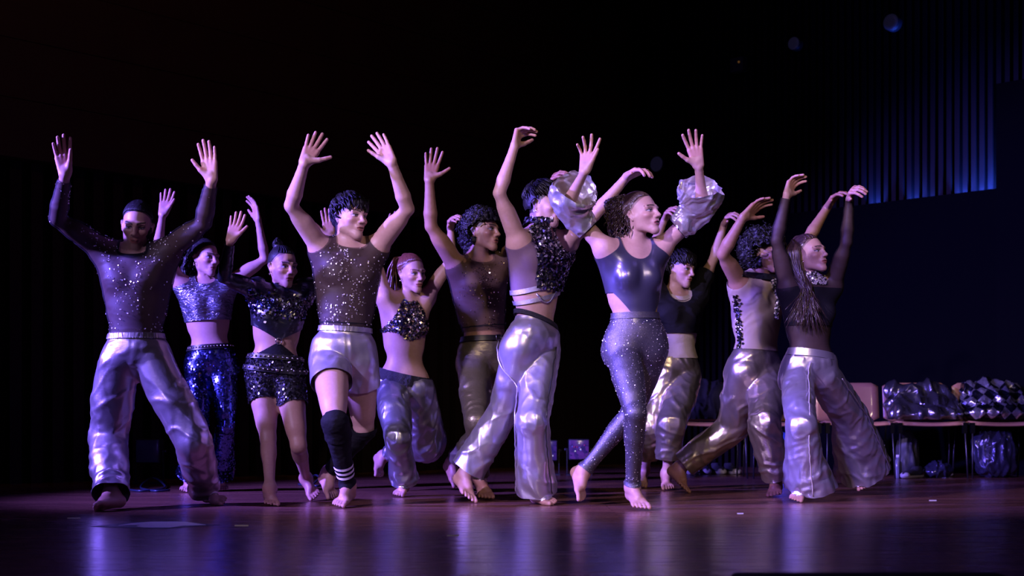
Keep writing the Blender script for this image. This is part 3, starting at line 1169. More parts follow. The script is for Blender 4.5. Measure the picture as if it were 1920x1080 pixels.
    def top_cut(s, neck=0.96, bottom=0.2, scoop=0.0, tilt=0.0, bottom_wave=0.0):
        """neckline (share of the spine at the front, sunk by scoop) and hem of a top"""
        def fn(V):
            a, b, c = s.tor(V)
            rad = np.hypot(a, np.minimum(b - 0.0, 0.2) * 0.9)
            return (neck - scoop * np.exp(-(a / 0.055) ** 2) * (b > -0.01)) - c + 0 * rad
        def fb(V):
            a, b, c = s.tor(V)
            return c - bottom - tilt * a - bottom_wave * np.cos(a * 22)
        return [fn, fb]

    def sequins(s, m, count, radius, material, seed, weight=None, tilt=0.45, parent=None, name='sequins', lift=0.002):
        q = scatter(m, count, radius, tilt, seed, weight, lift)
        if len(q.V) == 0:
            return None
        o = part(name, q, MT[material], parent or s.root, smooth=False)
        o['kind'] = 'stuff'
        return o

    # ------------------------------------------------ hair
    def hair_cap(s, name, material, thick=0.012, hairline=0.072, temple=0.02, amp=0.004, freq=60, curly=0.0, curl_freq=45, extra=(), vox=0.0042, seed=1, nape=-0.06, stretch=(1, 0.35, 1), side_thick=None, sideburn=0.05, back=0.0):
        hs, R = s.hs, s.RH
        st = thick if side_thick is None else side_thick
        pr = [ell(s.hp(0, 0.016 + back, 0.036 + back * 0.15), R, (np.array([0.072, 0.093, 0.083]) + np.array([st, thick, thick])) * hs, 0.02),
              ell(s.hp(0, 0.036, 0.0), R, (np.array([0.064, 0.072, 0.062]) + np.array([st, st, st])) * hs, 0.02)]
        pr += list(extra)
        def disp(V, N):
            q = ((V - s.H) @ s.RH.T) / hs
            d = amp * fbm(q * freq * np.array(stretch), seed, 3)
            if curly:
                d = d + curly * (0.55 - worley(q * curl_freq, seed)) + curly * 0.5 * (0.5 - worley(q * curl_freq * 1.9 + 3, seed + 4))
            return d
        def cut(V):
            q = ((V - s.H) @ s.RH.T) / hs
            x, y, z = q[:, 0], q[:, 1], q[:, 2]
            ax = np.abs(x)
            n = 0.004 * fbm(q * 90, seed + 8, 2)
            # face opening: keep hair above the hairline in front, behind the temples at the sides
            f = np.maximum(z - hairline + 0.25 * np.maximum(ax - 0.03, 0) * 0, (y - temple + 0.9 * (z - 0.03) * (z > 0.03)) * 0.8)
            side = (ax > 0.05) & (z < 0.02) & (z > sideburn)
            f = np.where(side, np.maximum(f, -(np.abs(y + 0.004) - 0.012)), f)
            ear = ((y - 0.018) / 0.028) ** 2 + ((z + 0.006) / 0.034) ** 2
            f = np.where((ax > 0.058), np.minimum(f, (ear - 1) * 0.03), f)
            f = np.minimum(f, (z - nape) + 0.0)
            hd = s.hp(0, 0, 0)
            outside = np.linalg.norm(V - s.hp(0, 0.02, 0.02), axis=1) > 0.150 * hs
            return np.where(outside, 1.0, f + n)
        return s.wear(name, pr, material, cut, disp, vox, None, ret=True)

    def strands(s, name, paths, material, parent, sides=5):
        ms = [tube(p, r, sides) for p, r in paths]
        return part(name, merge(ms), material, parent)


# ------------------------------------------------------------------ the stage
def floor_material():
    m = bpy.data.materials.new('varnished_stage_boards')
    m.use_nodes = True
    N, L = m.node_tree.nodes, m.node_tree.links
    b = N['Principled BSDF']
    tc = N.new('ShaderNodeTexCoord')
    mp = N.new('ShaderNodeMapping')
    mp.inputs['Location'].default_value = (23.31, 3.0, 0)
    L.new(tc.outputs['Object'], mp.inputs['Vector'])
    br = N.new('ShaderNodeTexBrick')
    br.offset = 0.37
    br.inputs['Color1'].default_value = (0.20, 0.088, 0.056, 1)
    br.inputs['Color2'].default_value = (0.125, 0.054, 0.036, 1)
    br.inputs['Mortar'].default_value = (0.02, 0.01, 0.008, 1)
    br.inputs['Scale'].default_value = 1.0
    br.inputs['Brick Width'].default_value = 1.7
    br.inputs['Row Height'].default_value = 0.085
    br.inputs['Mortar Size'].default_value = 0.0022
    br.inputs['Bias'].default_value = 0.0
    L.new(mp.outputs[0], br.inputs['Vector'])
    mp2 = N.new('ShaderNodeMapping')
    mp2.inputs['Scale'].default_value = (1.2, 26, 1)
    L.new(tc.outputs['Object'], mp2.inputs['Vector'])
    nz = N.new('ShaderNodeTexNoise')
    nz.inputs['Scale'].default_value = 2.0
    nz.inputs['Detail'].default_value = 6
    L.new(mp2.outputs[0], nz.inputs['Vector'])
    mx = N.new('ShaderNodeMixRGB')
    mx.blend_type = 'MULTIPLY'
    mx.inputs[0].default_value = 0.75
    rp = N.new('ShaderNodeValToRGB')
    rp.color_ramp.elements[0].position = 0.3
    rp.color_ramp.elements[0].color = (0.35, 0.33, 0.33, 1)
    rp.color_ramp.elements[1].position = 0.7
    rp.color_ramp.elements[1].color = (1.25, 1.2, 1.2, 1)
    L.new(nz.outputs['Fac'], rp.inputs['Fac'])
    L.new(br.outputs['Color'], mx.inputs[1])
    L.new(rp.outputs['Color'], mx.inputs[2])
    L.new(mx.outputs[0], b.inputs['Base Color'])
    mr = N.new('ShaderNodeMapRange')
    mr.inputs['To Min'].default_value = 0.14
    mr.inputs['To Max'].default_value = 0.36
    L.new(nz.outputs['Fac'], mr.inputs['Value'])
    L.new(mr.outputs[0], b.inputs['Roughness'])
    b.inputs['Specular IOR Level'].default_value = 0.4
    bp = N.new('ShaderNodeBump')
    bp.inputs['Strength'].default_value = 0.05
    bp.inputs['Distance'].default_value = 0.004
    L.new(nz.outputs['Fac'], bp.inputs['Height'])
    bp2 = N.new('ShaderNodeBump')
    bp2.inputs['Strength'].default_value = 0.06
    bp2.inputs['Distance'].default_value = 0.002
    bp2.invert = True
    L.new(br.outputs['Fac'], bp2.inputs['Height'])
    L.new(bp.outputs[0], bp2.inputs['Normal'])
    L.new(bp2.outputs[0], b.inputs['Normal'])
    return m


MT['floor'] = floor_material()
MT['wood_dark'] = mat('dark_wood_panel', (0.035, 0.014, 0.008), 0.55, 0, 0.3, noise=(3, (0.022, 0.009, 0.006), 0.3), bump=(4, 0.2, 0.01, (1, 1, 14)))
MT['slat'] = mat('dark_slat', (0.010, 0.0075, 0.009), 0.6, 0, 0.08, noise=(3, (0.007, 0.005, 0.006), 0.3))
MT['slat_left'] = mat('black_brown_slat', (0.014, 0.008, 0.008), 0.65, 0, 0.1)
MT['matte_black'] = mat('matte_black', (0.003, 0.003, 0.003), 0.9, 0, 0.05)
MT['panel_black'] = mat('black_screen_cloth', (0.0020, 0.0020, 0.003), 0.95, 0, 0.02, bump=(6, 0.2, 0.02, (1, 1, 0.3)))

fl = part('floor', box((-9, 0.6, -0.06), (9, 17, 0.0)), MT['floor'], None, smooth=False)
fl['kind'] = 'structure'

CORNER = np.array([(1183 - CX) / F_PX * 15.0, 15.0, 0])
DL = nrm([-0.933, -1.0, 0])      # along the left wall, towards the audience
DR = nrm([1.068, -1.0, 0])       # along the right wall
NL = np.array([-DL[1], DL[0], 0])
NL = NL if NL @ np.array([1, -1, 0]) > 0 else -NL     # into the room
NR = np.array([-DR[1], DR[0], 0])
NR = NR if NR @ np.array([-1, -1, 0]) > 0 else -NR


def wall_box(d, n, a0, a1, z0, z1, t0, t1):
    """box along direction d from CORNER, a along, t out into the room"""
    R = np.array([d, n, [0, 0, 1]])
    m = box((a0, t0, z0), (a1, t1, z1))
    V = m.V @ R + CORNER
    q = m.Q if np.linalg.det(R) > 0 else m.Q[:, ::-1]
    return M(V, q)


wl = part('wall_left', wall_box(DL, NL, -0.5, 12.5, 0, 7.0, -0.3, -0.12), MT['matte_black'], None, smooth=False)
wl['kind'] = 'structure'
wr = part('wall_right', wall_box(DR, NR, -0.5, 12.5, 0, 7.0, -0.3, -0.06), MT['matte_black'], None, smooth=False)
wr['kind'] = 'structure'
ce = part('ceiling', box((-9, 0.6, 7.0), (9, 17, 7.1)), MT['matte_black'], None, smooth=False)
ce['kind'] = 'structure'

# left wall: wide wooden boards above, dark upright slats below
LEDGE = 2.32
me = None
zb = LEDGE
i = 0
while zb < 6.9:
    hgt = 0.42
    m = wall_box(DL, NL, 0.02, 12.4, 0, hgt - 0.006, -0.12, 0.02 + 0.004 * (i % 3))
    if me is None:
        me = to_mesh('board', m, MT['wood_dark'], smooth=False)
    o = link('board', me, wl)
    o.location = (0, 0, zb)
    o.location.x += NL[0] * 0.003 * (i % 3)
    o.location.y += NL[1] * 0.003 * (i % 3)
    zb += hgt
    i += 1
me = to_mesh('slat', wall_box(DL, NL, 0, 0.09, 0, LEDGE - 0.01, -0.12, -0.05), MT['slat_left'], smooth=False)
for i in range(70):
    o = link('slat', me, wl)
    p = DL * (0.05 + 0.165 * i)
    o.location = (p[0], p[1], 0)
# right wall: narrow upright slats with dark gaps
me = to_mesh('slat', wall_box(DR, NR, 0, 0.044, 0, 6.9, -0.06, 0.0), MT['slat'], smooth=False)
for i in range(74):
    o = link('slat', me, wr)
    p = DR * (0.05 + 0.0775 * i)
    o.location = (p[0], p[1], 0)


# ------------------------------------------------------------------ the dancers
PALE, LIGHT, TAN, BROWN = (0.50, 0.31, 0.24), (0.46, 0.28, 0.21), (0.40, 0.23, 0.155), (0.32, 0.175, 0.11)
SPEC = {}
SPEC['p1'] = dict(D=7.05, h=1.74, sex='m', head=(257, 423), yaw=8, pitch=-16, roll=4, neck=(254, 478, 0.0),
    sh_l=(194, 468, 0.0), sh_r=(316, 468, 0.0), pelvis=(256, 668), hip_l=(222, 682, 0.0), hip_r=(290, 682, 0.0),
    arm_l=[(108, 410, -1), (122, 328, -1), (114, 258, 1)], arm_r=[(381, 418, -1), (397, 338, -1), (388, 266, 1)],
    leg_l=[(204, 822), (208, 936, 1), (166, 956)], leg_r=[(362, 828), (384, 926, 1), (425, 944)],
    hand_l=dict(n=(0.35, -1, 0), spread=6, curl=(6, 10, 8), thumb=15, thumb_in=0.9), hand_r=dict(n=(-0.1, -1, 0), spread=5, curl=(4, 6, 6), thumb=40),
    skin=(0.48, 0.285, 0.20), label='man with raised hands in sheer black sequinned long-sleeved top and loose silver trousers',
    face=dict(fade=0.75, beard=0.55, makeup=0.75, open=0.15, hairline=0.082, frown=0.10), build=1.0)
SPEC['p2'] = dict(D=8.75, h=1.66, sex='f', head=(386, 484), yaw=50, pitch=-2, roll=2, neck=(384, 530, 0.0),
    sh_l=(342, 532, -0.04), sh_r=(430, 530, 0.04), pelvis=(396, 678), hip_l=(372, 692, 0.0), hip_r=(420, 692, 0.0),
    arm_l=[(296, 466, -1), (305, 403, -1), (316, 357, 1)], arm_r=[(497, 486, -1), (484, 413, 1), (474, 366, 1)],
    leg_l=[(372, 800), (356, 898, 1), (346, 921)], leg_r=[(424, 800), (412, 893, 1), (420, 918)],
    hand_l=dict(n=(0.1, -1, 0), spread=7, curl=(6, 8, 8), thumb=25), hand_r=dict(n=(-0.9, -0.5, 0), spread=6, curl=(12, 16, 12), thumb=30),
    skin=LIGHT, label='woman in crushed silver crop top and flared blue sequinned leggings with studded belt', face=dict(makeup=0.6), vox=0.0105)
SPEC['p3'] = dict(D=7.55, h=1.56, sex='f', head=(531, 501), yaw=38, pitch=-6, roll=0, neck=(524, 552, 0.0),
    sh_l=(482, 545, -0.04), sh_r=(572, 545, 0.04), pelvis=(514, 694), hip_l=(490, 706, 0.0), hip_r=(540, 706, 0.0),
    arm_l=[(420, 520, -1), (432, 452, -1), (450, 400, 1)], arm_r=[(634, 510, 1), (620, 446, 1), (613, 392, 1)],
    leg_l=[(503, 822), (506, 918, 1), (511, 946)], leg_r=[(560, 836), (574, 898, 1), (594, 936)],
    hand_l=dict(n=(-0.1, -1, 0), spread=6, curl=(8, 10, 8), thumb=42), hand_r=dict(n=(0.1, -1, 0), spread=4, curl=(5, 6, 6), thumb=48),
    skin=TAN, label='woman in black sequinned cut-out top with ring and short black sequinned shorts', face=dict(makeup=0.45, frown=0.0, scalp=0.6, hairline=0.078))
SPEC['p4'] = dict(D=7.25, h=1.80, sex='m', head=(657, 408), yaw=46, pitch=2, roll=4, neck=(655, 462, 0.0),
    sh_l=(603, 465, -0.04), sh_r=(706, 463, 0.04), pelvis=(645, 664), hip_l=(618, 676, -0.02), hip_r=(672, 676, 0.02),
    arm_l=[(546, 386, -1), (571, 306, -1), (597, 254, 1)], arm_r=[(764, 392, -1), (734, 304, -1), (706, 256, 1)],
    leg_l=[(628, 790), (652, 912, 1), (630, 949)], leg_r=[(682, 803), (616, 888, 1), (628, 938)],
    hand_l=dict(n=(0.1, -1, -0.2), spread=8, curl=(4, 8, 6), thumb=62), hand_r=dict(n=(-0.1, -1, -0.3), spread=7, curl=(6, 8, 8), thumb=30, thumb_in=0.7),
    skin=PALE, label='man in sheer black sequinned vest, short silver satin shorts and black striped legwarmer', face=dict(makeup=0.4, mouth=0.001, hairline=0.06))
SPEC['p5'] = dict(D=8.35, h=1.63, sex='f', head=(773, 513), yaw=36, pitch=-10, roll=-4, neck=(762, 562, 0.0),
    sh_l=(722, 556, -0.06), sh_r=(800, 556, 0.06), pelvis=(757, 716), hip_l=(734, 728, -0.02), hip_r=(782, 728, 0.02),
    arm_l=[(700, 478, 1), (727, 436, 1), (745, 402, 1)], arm_r=[(846, 486, 1), (845, 426, 1), (850, 392, -1)],
    leg_l=[(746, 822), (757, 902, 1), (744, 929)], leg_r=[(794, 826), (718, 856, 1), (712, 898, 8.75)],
    hand_l=dict(), hand_r=dict(n=(0.6, -0.8, 0), spread=6, curl=(30, 35, 20), thumb=40),
    skin=LIGHT, label='red-haired woman with ponytail in sequinned halter crop top and shiny harem trousers', face=dict(makeup=0.6, brow=(0.09, 0.035, 0.02), hair=(0.10, 0.035, 0.02)), vox=0.0105)
SPEC['p6'] = dict(D=8.0, h=1.76, sex='m', head=(906, 434), yaw=58, pitch=4, roll=2, neck=(894, 490, 0.0),
    sh_l=(858, 500, -0.08), sh_r=(944, 488, 0.08), pelvis=(912, 668), hip_l=(888, 682, -0.03), hip_r=(938, 682, 0.03),
    arm_l=[(808, 424, -1), (805, 338, -1), (814, 283, 1)], arm_r=[(1003, 418, 1), (1034, 352, 1), (1046, 306, -1)],
    leg_l=[(893, 790), (900, 898, 1), (914, 935)], leg_r=[(915, 794), (848, 868, 1), (862, 916, 8.5)],
    hand_l=dict(n=(0.1, -1, 0), spread=9, curl=(10, 14, 10), thumb=62), hand_r=dict(n=(0.8, -0.5, 0), spread=5, curl=(35, 35, 20), thumb=40),
    skin=BROWN, label='curly-haired man in sheer black sequinned vest and dark gold belted trousers', face=dict(makeup=0.6, mouth=0.002, beard=0.2, hairline=0.055))
SPEC['p7'] = dict(D=7.4, h=1.76, sex='m', head=(1021, 385), yaw=60, pitch=0, roll=4, neck=(1012, 436, 0.0),
    sh_l=(972, 452, -0.1), sh_r=(1064, 452, 0.1), pelvis=(1000, 642), hip_l=(976, 654, -0.06), hip_r=(1016, 656, 0.06),
    arm_l=[(936, 362, -1), (965, 274, 1), (978, 222, 1)], arm_r=[(1114, 404, -1), (1176, 331, 1), (1224, 308, -1)],
    leg_l=[(944, 774), (872, 890, 1), (886, 940)], leg_r=[(998, 790), (1006, 918, 1), (1044, 944)],
    hand_l=dict(n=(1, -0.3, -0.1), spread=4, curl=(62, 30, 20), thumb=35, thumb_in=0.8), hand_r=dict(n=(0.3, -0.4, -1), spread=5, curl=(20, 28, 18), thumb=40),
    skin=PALE, label='black-haired dancer in cropped sequinned waistcoat and flared silver satin trousers', face=dict(makeup=0.5, mouth=0.001, hairline=0.06, fade=0.8), build=0.92)
SPEC['p8'] = dict(D=7.0, h=1.70, sex='f', head=(1203, 402), yaw=48, pitch=4, roll=-6, neck=(1187, 462, 0.0),
    sh_l=(1134, 464, -0.05), sh_r=(1240, 462, 0.05), pelvis=(1192, 642), hip_l=(1166, 656, -0.02), hip_r=(1220, 656, 0.02),
    arm_l=[(1062, 388, -1), (1096, 322, -1), (1108, 256, 1)], arm_r=[(1318, 392, -1), (1310, 312, -1), (1294, 234, 1)],
    leg_l=[(1192, 776), (1186, 914, 1), (1208, 954)], leg_r=[(1182, 776), (1094, 884, 1), (1094, 945)],
    hand_l=dict(n=(-0.4, -0.9, 0), spread=14, curl=(16, 18, 10), thumb=30, var=0.7), hand_r=dict(n=(0, -1, 0), spread=11, curl=(6, 8, 8), thumb=55),
    skin=PALE, label='woman in dark metallic leotard with puffed silver sleeves and glittery grey leggings', face=dict(makeup=0.55, mouth=0.004, frown=-0.1, lips=(0.30, 0.06, 0.08), brow=(0.022, 0.014, 0.012), hair=(0.05, 0.03, 0.02), scalp=0.7))
SPEC['p9'] = dict(D=9.15, h=1.72, sex='m', head=(1277, 505), yaw=46, pitch=-4, roll=6, neck=(1265, 552, 0.0),
    sh_l=(1226, 556, -0.06), sh_r=(1305, 552, 0.06), pelvis=(1268, 692), hip_l=(1250, 704, -0.03), hip_r=(1288, 704, 0.03),
    arm_l=[(1222, 470, -1), (1246, 412, 1), (1262, 376, -1)], arm_r=[(1338, 486, 1), (1358, 420, 1), (1376, 386, -1)],
    leg_l=[(1226, 800), (1208, 882, 1), (1201, 912)], leg_r=[(1258, 795), (1250, 890, 1), (1254, 917)],
    hand_l=dict(n=(0.7, -0.6, -0.3), spread=6, curl=(35, 40, 20), thumb=40), hand_r=dict(n=(0.8, -0.5, -0.4), spread=5, curl=(35, 40, 25), thumb=35),
    skin=LIGHT, label='young man in cropped black T-shirt over beige undershirt and cropped gold-silver trousers', face=dict(makeup=0.55, hairline=0.055), build=0.92, vox=0.0105)
SPEC['p10'] = dict(D=8.4, h=1.78, sex='m', head=(1434, 474), yaw=62, pitch=0, roll=4, neck=(1424, 524, 0.0),
    sh_l=(1388, 530, -0.09), sh_r=(1466, 522, 0.09), pelvis=(1416, 684), hip_l=(1396, 698, -0.05), hip_r=(1438, 698, 0.05),
    arm_l=[(1355, 476, -1), (1393, 408, -1), (1440, 366, 1)], arm_r=[(1514, 450, 1), (1552, 388, 1), (1582, 346, -1)],
    leg_l=[(1374, 800), (1274, 878, 1), (1290, 922)], leg_r=[(1434, 796), (1454, 900, 1), (1450, 929)],
    hand_l=dict(n=(0.4, -0.6, -0.6), spread=6, curl=(10, 18, 14), thumb=45), hand_r=dict(n=(0.6, -0.5, -0.6), spread=5, curl=(20, 28, 18), thumb=40),
    skin=BROWN, label='man with big dark curls in beige sleeveless top and loose silver trousers', face=dict(makeup=0.4, beard=0.3, hairline=0.055), vox=0.0105)
SPEC['p11'] = dict(D=7.8, h=1.66, sex='f', head=(1519, 477), yaw=42, pitch=6, roll=-6, neck=(1518, 532, 0.0),
    sh_l=(1478, 538, -0.06), sh_r=(1560, 536, 0.06), pelvis=(1518, 692), hip_l=(1496, 704, -0.02), hip_r=(1544, 706, 0.02),
    arm_l=[(1456, 452, -1), (1475, 366, -1), (1492, 322, 1)], arm_r=[(1587, 454, -1), (1593, 372, 1), (1606, 336, -1)],
    leg_l=[(1502, 800), (1500, 906, 1), (1490, 939)], leg_r=[(1592, 780), (1618, 880, 1), (1620, 918, 8.2)],
    hand_l=dict(n=(0.7, -0.7, -0.1), spread=6, curl=(32, 34, 20), thumb=40), hand_r=dict(n=(0.7, -0.6, -0.3), spread=6, curl=(45, 35, 20), thumb=40),
    skin=LIGHT, label='long-haired woman in sheer black top with sequinned collar and wide silver satin trousers', face=dict(makeup=0.45, frown=-0.08, scalp=0.7), vox=0.0105)

PEOPLE = {}
for key_, sp in SPEC.items():
    PEOPLE[key_] = Person(**sp)
    print(key_, 'thigh/shin', PEOPLE[key_].rep, 'hand z', ['%.2f' % PEOPLE[key_].arm[q][2][1] for q in 'lr'])


# ------------------------------------------------------------------ clothes
def neck_cut(s, Ra=0.082, front=0.06, back=0.02, c1=1.02):
    """rounded neckline: half width Ra, depth below the neck base (share of the spine) in front and behind"""
    def f(V):
        a, b, c = s.tor(V)
        k = np.clip((b + 0.03) / 0.06, 0, 1)
        dep = back + (front - back) * k * k * (3 - 2 * k)
        return (np.hypot(a / Ra, np.minimum(c - c1, 0) / dep) - 1) * 0.08
    return f


def top_at(s, c1, half=0.10):
    """level end of a stand-up collar"""
    def f(V):
        a, b, c = s.tor(V)
        return np.where(np.abs(a) < half, (c1 - c) * s.L, 1.0)
    return f


def hem_cut(s, c0, tilt=0.0, vee=0.0, sag=0.0):
    def f(V):
        a, b, c = s.tor(V)
        return c - c0 - tilt * a - vee * np.abs(a) + sag * b
    return f


def arm_hole(s, r=0.075, dz=0.0):
    def f(V):
        o = np.full(len(V), 1.0)
        for q in 'lr':
            o = np.minimum(o, np.linalg.norm(V - (s.sh[q] + s.u * dz * s.g), axis=1) - r * s.g)
            t, d = s.limb_t(V, s.arm[q])
            o = np.where((d < 0.12) & (t > 0.12), np.minimum(o, 0.12 - t), o)
        return o
    return f


def cuff(s, t1, sides='lr'):
    def f(V):
        o = np.full(len(V), 1.0)
        for q in sides:
            t, d = s.limb_t(V, s.arm[q])
            o = np.where((d < 0.11) & (t > 0.25), np.minimum(o, t1 - t), o)
        return o
    return f


def between(s, c0, c1, tilt=0.0, sag=0.0):
    def f(V):
        a, b, c = s.tor(V)
        c = c - tilt * a + sag * np.maximum(b, 0)
        return np.minimum(c - c0, c1 - c)
    return f


def above(s, c0):
    return lambda V: s.tor(V)[2] - c0


def fine(amp, freq, seed=3, stretch=(1, 1, 1)):
    return lambda V, N: amp * fbm(V * freq * np.array(stretch), seed, 3)


def wrinkle(s, amp, fa=30, fb=7, seed=4):
    """folds that run across the body"""
    def f(V, N):
        a, b, c = s.tor(V)
        w = fbm(V * 6, seed, 2)
        p = np.stack([c * s.L * fa + w * 1.5, a * fb, b * fb], 1)
        return amp * (1 - np.abs(fbm(p, seed + 1, 2)) * 2.4)
    return f


def leg_cut(s, t0, t1, side):
    def f(V):
        t, d = s.limb_t(V, s.leg[side])
        return np.minimum(t - t0, t1 - t)
    return f


def around(s, c, ang, off=0.0, up_tilt=0.0):
    """point on the body's surface round the trunk at spine share c; ang 0 = front, + to image right"""
    o = s.T(0, 0, c)
    d = s.fw * math.cos(ang) + s.r * math.sin(ang)
    lo, hi = 0.0, 0.3
    for _ in range(20):
        m = (lo + hi) / 2
        if s.grid.sample((o + d * m)[None])[0] < 0:
            lo = m
        else:
            hi = m
    return o + d * (lo + off), d


_BALLS = {}


def bead(name, p, r, material, parent, flat=1.0):
    key = (r, material)
    if key not in _BALLS:
        m = M(*Grid([ball((0, 0, 0), r, 0.001)], r * 0.5, (-r * 1.6,) * 3, (r * 1.6,) * 3).mesh())
        _BALLS[key] = to_mesh(name, m, MT[material])
    o = link(name, _BALLS[key], parent)
    b = np.zeros(3)
    q = parent
    while q is not None:
        b += np.array(q.location)
        q = q.parent
    o.location = p - b
    return o


def hoop(s, side, r=0.009, name='earring', drop=-0.043):
    c = s.hp(0.078 * (1 if side == 'r' else -1), 0.012, drop)
    a = np.linspace(0, 2 * math.pi, 13)
    pts = [c + s.RH[1] * r * math.cos(q) + s.RH[2] * r * math.sin(q) for q in a]
    return part(name, tube(pts, 0.0016, 5, False), MT['sequin_gold'], s.root)


def helix(p0, dirs, n, r, turns, seed, taper=0.6, thick=0.0035):
    """a curl of hair: dirs is a list of points the curl runs through"""
    rg = np.random.default_rng(seed)
    P = np.asarray([p0] + list(dirs), float)
    t = np.linspace(0, len(P) - 1, n)
    i = np.minimum(t.astype(int), len(P) - 2)
    base = P[i] + (t - i)[:, None] * (P[i + 1] - P[i])
    ax = nrm(P[-1] - P[0])
    u = nrm(np.cross(ax, [0.3, 0.8, 0.5]))
    w = np.cross(ax, u)
    ph = rg.random() * 6.28
    a = ph + np.linspace(0, turns * 2 * math.pi, n)
    rr = r * np.linspace(0.6, 1.0, n)
    pts = base + (np.cos(a) * rr)[:, None] * u + (np.sin(a) * rr)[:, None] * w
    return pts, thick * np.linspace(1, taper, n)


def seam(s, side, t0, t1, deg, material, lift, r=0.0035):
    """raised seam down the last garment's leg; deg 0 = towards the camera, + to image right"""
    a, b, c = s.leg[side][:3]
    P = []
    for t in np.linspace(t0, t1, 40):
        o = a + (b - a) * t if t <= 1 else b + (c - b) * (t - 1)
        ax = nrm((b - a) if t <= 1 else (c - b))
        d = np.array([math.sin(math.radians(deg)), -math.cos(math.radians(deg)), 0])
        d = nrm(d - ax * (d @ ax))
        lo, hi = 0.0, 0.3
        for _ in range(16):
            mid = (lo + hi) / 2
            if s.last.sample((o + d * mid)[None])[0] < 0:
                lo = mid
            else:
                hi = mid
        P.append(o + d * (lo + lift))
    P = np.array(P)
    for _ in range(2):
        P[1:-1] = 0.25 * P[:-2] + 0.5 * P[1:-1] + 0.25 * P[2:]
    P += np.random.default_rng(5).normal(0, 0.0015, P.shape)
    return part('seam', tube(P, r, 6), MT[material], s.root)


TS = lambda s: s.G['torso']

# ---- 1: sheer sequinned long-sleeved top, loose lamé trousers
s = PEOPLE['p1']
o, m = s.wear('sheer_top', inflate(TS(s) + s.G['neck'] + s.G['arm_l'] + s.G['arm_r'], 0.006), MT['sheer'],
              [neck_cut(s, 0.070, 0.042, 0.02, 1.03), above(s, 0.17), cuff(s, 1.90)], wrinkle(s, 0.003, 20), ret=True)
def w1(V):
    a, b, c = s.tor(V)
    vee = np.exp(-((np.abs(a) - 0.02 - 0.24 * np.clip(c - 0.62, 0, 1)) / 0.045) ** 2) * (c > 0.4)
    return (0.05 + vee * 1.2 + 0.8 * np.exp(-((c - 0.28) / 0.07) ** 2)) * (fbm(V * 14, 3, 2) > -0.15) + 0.25 * (fbm(V * 9, 8, 2) > 0.25)
s.sequins(m, 620, 0.0036, 'sequin_silver', 11, w1, 0.35, o)
s.wear('neckband', inflate(TS(s) + s.G['neck'], 0.009), MT['black_cloth'], [neck_cut(s, 0.068, 0.038, 0.018, 1.03), lambda V: -neck_cut(s, 0.080, 0.072, 0.045, 1.03)(V)])
s.trousers([(0, .100), (0.5, .104), (1, .098), (1.5, .094), (1.9, .080), (2.06, .088)], [(0, .100), (0.5, .104), (1, .095), (1.5, .092), (1.9, .074), (2.05, .082)],
           MT['lame'], waist=0.215, hem=(1.98, 1.96), amp=0.013, seed=11, long=0.30, fold=15)
wb = s.wear('waistband', inflate(TS(s), 0.012), MT['lame'], between(s, 0.17, 0.222), lambda V, N: 0.0015 * np.sin(np.arctan2(s.tor(V)[0], s.tor(V)[1]) * 60))

# ---- 2: crushed crop top, blue sequinned flares, studded belt
s = PEOPLE['p2']
o, m = s.wear('crop_top', inflate(TS(s) + s.G['neck'], 0.007), MT['crushed'], [neck_cut(s, 0.062, 0.05, 0.02, 1.02), hem_cut(s, 0.51), arm_hole(s, 0.072)], wrinkle(s, 0.003, 60, 12, 7), ret=True)
o, m = s.trousers([(0, .088), (0.5, .080), (0.95, .060), (1.5, .075), (2.0, .10)], [(0, .088), (0.5, .080), (0.95, .060), (1.5, .075), (2.0, .10)],
                  MT['sequin_blue'], waist=0.20, hem=(1.93, 1.93), amp=0.004, seed=21, ease=0.006, name='sequinned_leggings', ret=True)
s.sequins(m, 5200, 0.0062, 'sequin_blue', 22, None, 0.20, o)
bt = s.wear('belt', inflate(TS(s), 0.014), MT['black_leather'], between(s, 0.15, 0.21))
for k in range(17):
    p, d = around(s, 0.18, math.radians(-80 + 10 * k), 0.017)
    bead('stud', p, 0.0065, 'stud', bt)
hoop(s, 'l', 0.010)

# ---- 3: black sequinned cut-out top, shorts, two studded belts
s = PEOPLE['p3']
pf = []
for q in 'lr':
    pf.append(ball(s.sh[q] + s.u * 0.025 * s.g, 0.058 * s.g, 0.03))
o, m = s.wear('cut_out_top', inflate(TS(s) + s.G['neck'] + s.G['arm_l'] + s.G['arm_r'], 0.006) + pf, MT['wet_black'],
              [top_at(s, 1.14), hem_cut(s, 0.385, 0, 1.15), cuff(s, 1.93)], wrinkle(s, 0.002, 40), ret=True)
def w3(V):
    a, b, c = s.tor(V)
    return (b > 0.0) * np.exp(-((c - 0.82 - 0.5 * np.maximum(np.abs(a) - 0.09, 0)) / 0.11) ** 2) * (np.abs(a) < 0.2)
s.sequins(m, 900, 0.0075, 'sequin_dark', 31, w3, 0.35, o)
s.sequins(m, 300, 0.0085, 'sequin_blue', 32, lambda V: w3(V) * (fbm(V * 12, 4, 2) > 0.1), 0.35, o)
s.wear('body_panel', inflate(TS(s), 0.005), MT['black_cloth'], [above(s, 0.02), lambda V: (0.365 - 1.45 * np.abs(s.tor(V)[0])) - s.tor(V)[2], lambda V: s.tor(V)[1] - 0.0])
p, d = around(s, 0.375, 0, 0.012)
a_ = np.linspace(0, 2 * math.pi, 17)
part('ring', tube([p + s.r * 0.016 * math.cos(q) + s.u * 0.016 * math.sin(q) for q in a_], 0.003, 6, False), MT['chrome'], s.root)
o, m = s.trousers([(0, .098), (0.6, .092)], [(0, .098), (0.6, .092)], MT['black_lace'], waist=0.20, hem=(0.40, 0.42), amp=0.003, seed=33, name='sequinned_shorts', ret=True)
s.sequins(m, 3000, 0.0062, 'sequin_black', 34, None, 0.30, o)
